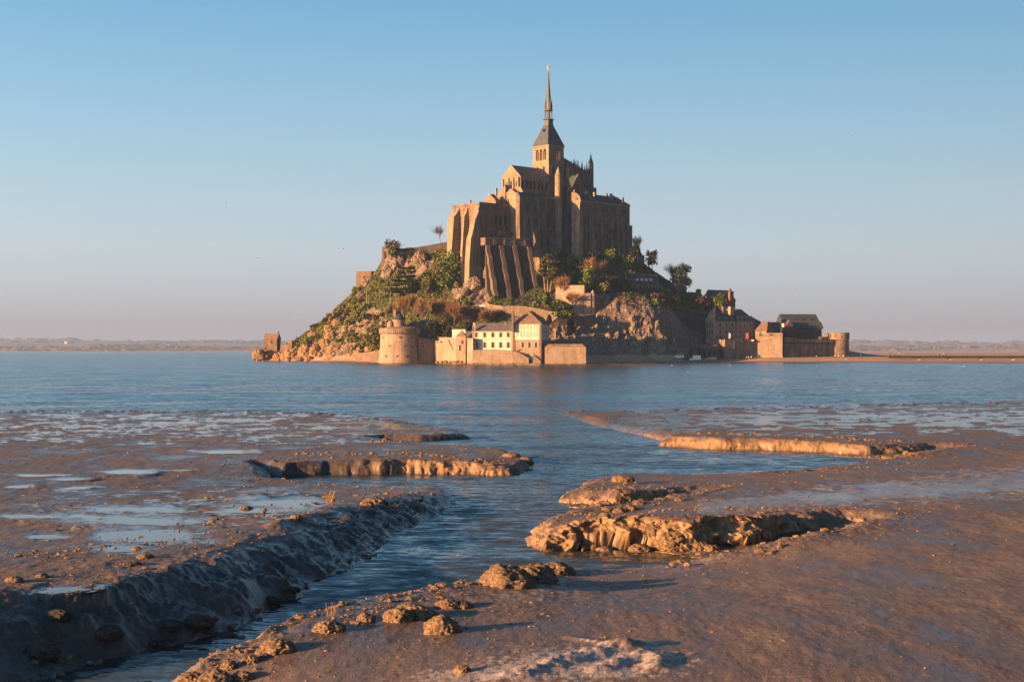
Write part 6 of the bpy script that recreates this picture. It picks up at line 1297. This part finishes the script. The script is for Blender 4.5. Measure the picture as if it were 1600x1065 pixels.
# shrubs over the sunlit left slope: six kinds, copied
proto = []
for i, (mt, h_, w_) in enumerate([('leaf_green', 11, 15), ('cover', 9, 14), ('leaf_bright', 8, 12), ('leaf_rust', 10, 13), ('leaf_plum', 9, 12), ('leaf_dark', 12, 14)]):
    proto.append((T('slope_shrub', 560+i*3, 520, h_, w_, 'slope shrub', 'shrub', mt, leaves=330, seed=120+i, cat='bush', D=790, size=.45), ['green shrub growing on the sunlit left slope', 'olive scrub bush growing on the sunlit left slope', 'bright yellow green shrub on the sunlit left slope', 'rust coloured shrub on the sunlit left slope', 'dark plum coloured shrub on the sunlit left slope', 'dark evergreen shrub on the sunlit left slope'][i]))
cnt = 0
for i in range(900):
    px = rnd.uniform(452, 735); top = np.interp(px, [452, 500, 530, 560, 590, 602, 700, 735], [540, 503, 478, 450, 432, 402, 385, 420]); py = top+rnd.random()**.8*(556-top)
    if px > 595 and py > 500: continue
    dpx = min([math.hypot((px-a)/(c_*1.0), (py-b_)/(d_*1.0)) for a, b_, c_, d_, *_ in big]); 
    if dpx < 1.1: continue
    b = seat(px, py)
    if b is None or b.z < 5: continue
    n_v = vn(np.array([px*.03]), np.array([py*.04]), 5)[0]; w = [4, 4, 2.5 if py > 480 else .8, 1.3, 1.0 if px < 560 else .3, 1.2]
    k = rnd.choices(range(6), w)[0] if abs(n_v) < .3 else (0 if n_v > 0 else 1)
    sc = rnd.uniform(.5, 1.15)
    if cnt < 230: r_ = dup(proto[k][0], (b.x, b.y, b.z-.3), rnd.uniform(0, 6), sc, proto[k][1].split(' growing')[0].split(' on the')[0]+' '+zone(px, min(py, 547)), 'shrubs covering the sunlit left slope'); cnt += 1
for r_, lb in proto:
    b = seat(560+rnd.uniform(-30, 30), 500); r_.location = b; r_['label'] = lb; r_['group'] = 'shrubs covering the sunlit left slope'
# low ground cover, one mass
def cover(n, mat, cond, name, label, size):
    xs_ = RNG.uniform(-140, 125, n); ys_ = RNG.uniform(705, 872, n); z_, rk_ = hill_z(xs_, ys_); PX_, PY_ = pxpy(xs_, ys_, z_)
    ok = (z_ > 4.5) & cond(PX_, PY_, rk_, xs_, ys_); c = np.stack([xs_, ys_, z_], 1)[ok]; n = len(c)
    a = RNG.normal(size=(n, 3)); a /= np.linalg.norm(a, axis=1)[:, None]; b_ = np.cross(a, RNG.normal(size=(n, 3))); b_ /= np.linalg.norm(b_, axis=1)[:, None]; s = size*RNG.uniform(.5, 1.5, (n, 1)); c = c+np.array([0, 0, .25])*RNG.uniform(0, 2.5, (n, 1))
    V = np.stack([c-a*s, c-b_*s, c+a*s, c+b_*s], 1).reshape(-1, 3)
    tag(link(bpy.data.objects.new(name, np_mesh(name, V, np.arange(4*n).reshape(n, 4), mat))), label, 'undergrowth', kind='stuff')
nz = lambda x, y, s: fbm(x*.05, y*.05, 3, s)
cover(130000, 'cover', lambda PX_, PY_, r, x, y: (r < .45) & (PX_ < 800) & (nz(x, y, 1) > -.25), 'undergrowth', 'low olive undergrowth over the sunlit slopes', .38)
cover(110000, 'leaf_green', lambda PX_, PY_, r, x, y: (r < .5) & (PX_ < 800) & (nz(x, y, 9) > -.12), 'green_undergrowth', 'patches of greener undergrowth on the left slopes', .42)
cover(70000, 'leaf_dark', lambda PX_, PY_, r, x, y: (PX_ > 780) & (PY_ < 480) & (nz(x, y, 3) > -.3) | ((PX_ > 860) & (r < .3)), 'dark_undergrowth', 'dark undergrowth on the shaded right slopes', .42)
cover(26000, 'leaf_rust', lambda PX_, PY_, r, x, y: ((nz(x, y, 6) > .1) & (PX_ < 860)) | ((PX_ > 925) & (PX_ < 1000) & (PY_ > 465) & (nz(x, y, 7) > .0)), 'rusty_undergrowth', 'rust coloured bracken patches across the island slopes', .36)
# posts on the left slope
for px, pt, pb, lab in [(519, 475, 496, 'leftmost of the leaning posts on the left slope skyline'), (544, 462, 481, 'second post from the left on the slope skyline'), (573, 452, 475, 'upright pale post below the white crag'), (610, 456, 475, 'upright pale post below the dark cedar')]:
    b = seatz(px, pb); k = b.y/F; MB().tube((b.x, b.y, b.z-1), (b.x+(1 if px < 560 else 0), b.y, b.z+(pb-pt)*k), .16, .12).build('post', 'concrete', origin=tuple(b), label=lab, cat='post', group='posts on the left slope')
for px, py, lab in [(665, 490, 'pale broken snag leaning in the thicket right of the turret cap'), (671, 478, 'slim pale snag higher in the russet thicket')]:
    b = P(px, py+8, 748); MB().tube(b, (b.x+1.2, b.y, b.z+5.5), .25, .08).tube((b.x+.4, b.y, b.z+2), (b.x-.8, b.y, b.z+4), .14, .05).build('snag', 'concrete', origin=tuple(b), label=lab, cat='dead branch')
# ================================================================== MUD CLODS in the foreground
CL = [(296,1060,20,11,'mud clod at the bottom edge, leftmost of the near bank'),(335,1062,26,16,'big rounded mud clod at the bottom edge of the near bank'),(378,1058,17,10,'mud clod right of the big one at the bottom edge'),(357,1040,12,9,'mud clod sitting over the water above the bottom pair'),(392,1030,13,7,'flat pale mud clod on the bank edge'),(432,1010,24,15,'large ridged mud clod by the channel with a pointed top'),(414,1022,9,6,'small dark clod below the large ridged one'),(408,1018,9,6,'pale clod left of the large ridged one'),(513,980,21,12,'brown clod with a tuft of dry stems by the channel'),(571,966,13,9,'small smooth clod alone at the water edge'),(622,962,22,15,'left dark clod of the big cluster'),(652,958,24,13,'tall pale clod at the back of the big cluster'),(640,950,20,8,'flat top clod at the rear of the big cluster'),(673,962,13,7,'low clod at the right of the big cluster'),(690,978,25,19,'separate mossy clod casting a long blue shadow'),(700,944,20,9,'flat pair clod right of the big cluster'),(722,945,15,8,'right one of the flat clods near the bank bend'),(790,903,38,24,'big orange mound at the bank bend, rounded top'),(830,896,36,18,'middle part of the orange mound row at the bank bend'),(866,890,28,12,'right end clod of the orange mound row'),(722,1046,12,8,'small orange clod alone on the near mud'),(584,783,17,7,'pale clod on the crest of the long dark bank'),(572,787,10,5,'small clod left of the pale crest clod'),(462,808,9,5,'small clod on the crest by the puddles'),(384,793,9,4,'orange clod between the middle puddles'),(213,857,7,4,'small orange clod beside the lower puddle'),(800,711,12,5,'dark clod on the left pool far corner'),(822,719,10,6,'dark clod ending the left pool cliff'),(968,797,9,5,'dark clod by the small notch water'),(988,795,8,4,'second dark clod by the small notch water'),(945,808,8,4,'spiky clod on the notch lip'),(975,748,16,6,'dark clod on the middle tip'),(1020,848,20,12,'fallen mud block leaning in the pool, left one'),(1052,853,24,13,'fallen mud block in the middle of the pool foot'),(1088,853,20,12,'fallen mud block at the right of the pool foot'),(1110,856,14,8,'low fallen block at the pool right end'),(1000,857,16,8,'small fallen block at the pool water line'),(945,858,12,5,'dark crumb of mud at the pool cliff foot'),(870,856,14,7,'crumbled block at the left end of the pool cliff'),(262,975,18,13,'rounded dark block low on the long bank near the water'),(300,968,24,15,'dark slumped block at the foot of the long bank'),(350,990,16,9,'small slumped block touching the channel'),(420,935,16,10,'dark block at the channel edge mid bank'),(455,918,12,7,'small dark block at the channel edge'),(240,1000,16,10,'dark block at the water near the lower left'),(160,985,24,15,'dark bulging block on the lower left bank'),(60,1010,26,18,'dark bulging block at the left edge of the bank'),(90,960,18,12,'rough dark block high on the lower left bank'),(20,905,12,6,'orange clod on the crest at the left edge'),(65,900,9,5,'small orange clod on the crest near the corner puddle'),(205,880,14,8,'brown clod at the crest above the dark bank'),(225,870,12,6,'smaller brown clod on the crest'),(60,760,0,0,'')]
CL = [c for c in CL if c[2]]
# find the ground under each clod along its own sight line
def ground_at(px, py):
    lo = EYE*F/(py-HZ); Ds = np.linspace(lo*.62, lo*1.02, 160); X_ = (px-800)/F*Ds; z_, *_ = mud_zs(X_, Ds); z_ = np.maximum(z_, 0); line = EYE+(HZ-py)/F*Ds
    i = np.argmax(z_ >= line); return Vector((X_[i], Ds[i], z_[i]))
for i, (px, py, rx, ry, lab) in enumerate(CL):
    b = ground_at(px, min(1100, py+ry*.55)); k = b.y/F
    dk = 'dark' in lab and px < 500 or 'slumped' in lab; fl = .62 if dk else 1
    rockobj('mud_clod', (b.x, b.y+rx*k*.4, b.z+ry*k*(-.14 if dk else -.02)), (rx*k*1.0, rx*k*.9, ry*k*1.1*fl), i+31, 'clay_shade_clod' if dk else 'clod', 5, .34, 1.5, label=lab, cat='mud clod', group='clods along the channel banks', flat=False)
# dry stems on one clod
b = ground_at(515, 972); m = MB()
for i in range(14): a = Vector((b.x+rnd.uniform(-.08, .08), b.y+.2, b.z+.08)); m.tube(a, a+Vector((rnd.uniform(-.10, .10), rnd.uniform(-.05, .05), rnd.uniform(.10, .30))), .005, .002, 3)
m.build('dry_stems', 'twig', origin=tuple(b), kind='stuff', label='tuft of dry stems on a brown clod', cat='plant')
b = ground_at(516, 785); m = MB()
for i in range(16): a = Vector((b.x+rnd.uniform(-.12, .12), b.y, b.z)); m.tube(a, a+Vector((rnd.uniform(-.15, .15), 0, rnd.uniform(.15, .42))), .02, .008, 3)
m.build('orange_weed', 'twig_ochre', origin=tuple(b), kind='stuff', label='small orange weed among the puddles', cat='plant')
# crumbs of mud strewn over the flats, densest along edges
n = 19000; px_ = RNG.uniform(-60, 1660, n); py_ = 690+RNG.random(n)**1.3*400; D_ = (EYE-.5)*F/(py_-HZ); x_ = (px_-800)/F*D_; z_, sd_, w_, T_, a_, b__ = mud_zs(x_, D_)
clus = fbm(x_*.5, D_*.35, 3, 201); pr = np.exp(-np.maximum(sd_-w_, 0)/1.2)*1.2+.22*sstep((clus-.05)*4)*(px_ < 1050)+.03+.35*((px_ > 400) & (px_ < 1000) & (py_ > 960)); ok = (sd_ > .05) & (z_ > .03) & (RNG.random(n) < pr)
x_, D_, z_ = x_[ok], D_[ok], z_[ok]; n = len(x_); r_ = (.009+.026*RNG.random(n)**4)*(D_/28)**.9
RX, RY, RZ, RR = [], [], [], []
for line, n2_, amp in (([(850, 857), (900, 857), (1000, 858), (1060, 861), (1180, 850), (1300, 838)], 210, .8), ([(880, 783), (960, 792), (1040, 784)], 160, .8), ([(1055, 698), (1120, 702), (1300, 707), (1420, 709)], 260, .9), ([(440, 744), (560, 741), (720, 741), (815, 742)], 300, .9), ([(585, 688), (735, 687)], 60, .7),
                      ([(870, 812), (960, 806), (1060, 806), (1250, 823), (1330, 829)], 260, .45), ([(890, 775), (960, 763), (1100, 771)], 160, .4), ([(1060, 683), (1200, 685), (1400, 696)], 260, .5), ([(480, 720), (640, 719), (800, 733)], 320, .5), ([(0, 925), (100, 910), (200, 892), (300, 865), (430, 815), (560, 788), (660, 768)], 260, .45), ([(300, 1062), (430, 1012), (540, 985), (660, 955), (760, 922)], 420, .5), ([(0, 1040), (200, 1020), (350, 985), (480, 920), (620, 830), (700, 790)], 300, .7)):
    L_ = np.array(line, float); t_ = RNG.random(n2_)*(len(L_)-1); i_ = t_.astype(int); f_ = (t_-i_)[:, None]; q_ = L_[i_]*(1-f_)+L_[np.minimum(i_+1, len(L_)-1)]*f_
    for (qx, qy) in q_:
        D1 = gD(qy, .3); X1 = (qx-800)/F*D1+RNG.normal()*.55; D1 += RNG.normal()*.7; RX.append(X1); RY.append(D1); RR.append(amp*(.03+.15*RNG.random()**3)*(D1/40)**.6)
RX, RY, RR = map(np.array, (RX, RY, RR)); z2_, sd2_, *_ = mud_zs(RX, RY); ok = z2_ > -.05; RX, RY, RR, z2_ = RX[ok], RY[ok], RR[ok], z2_[ok]
x_ = np.append(x_, RX); D_ = np.append(D_, RY); z_ = np.append(z_, np.maximum(z2_, 0)); r_ = np.append(r_, RR); n = len(x_)
me = blobs_mesh('mud_crumbs', np.stack([x_, D_, z_+r_*.2], 1), np.stack([r_*RNG.uniform(.8, 1.8, n), r_, r_*RNG.uniform(.4, .9, n)], 1), 'clod')
tag(link(bpy.data.objects.new('mud_crumbs', me)), 'crumbs of dried mud strewn over the flats', 'mud crumbs', kind='stuff')
print('crumbs', n)
# ================================================================== AIR
m = bpy.data.materials.new('haze_air'); m.use_nodes = True; nt = m.node_tree; nt.nodes.clear()
vol = nt.nodes.new('ShaderNodeVolumePrincipled'); vol.inputs['Color'].default_value = (.34, .56, 1, 1); vol.inputs['Density'].default_value = 7e-5; vol.inputs['Anisotropy'].default_value = .0
out = nt.nodes.new('ShaderNodeOutputMaterial'); nt.links.new(vol.outputs[0], out.inputs['Volume']); MT['haze_air'] = m
hb = MB().box((0, 0), (1, 0), (0, 1), -12500, 12500, -450, 18500, -4.2, 190).build('haze', 'haze_air', origin=(0, 0, 0), kind='stuff')
hb['label'] = 'thin pale evening haze over the whole bay'
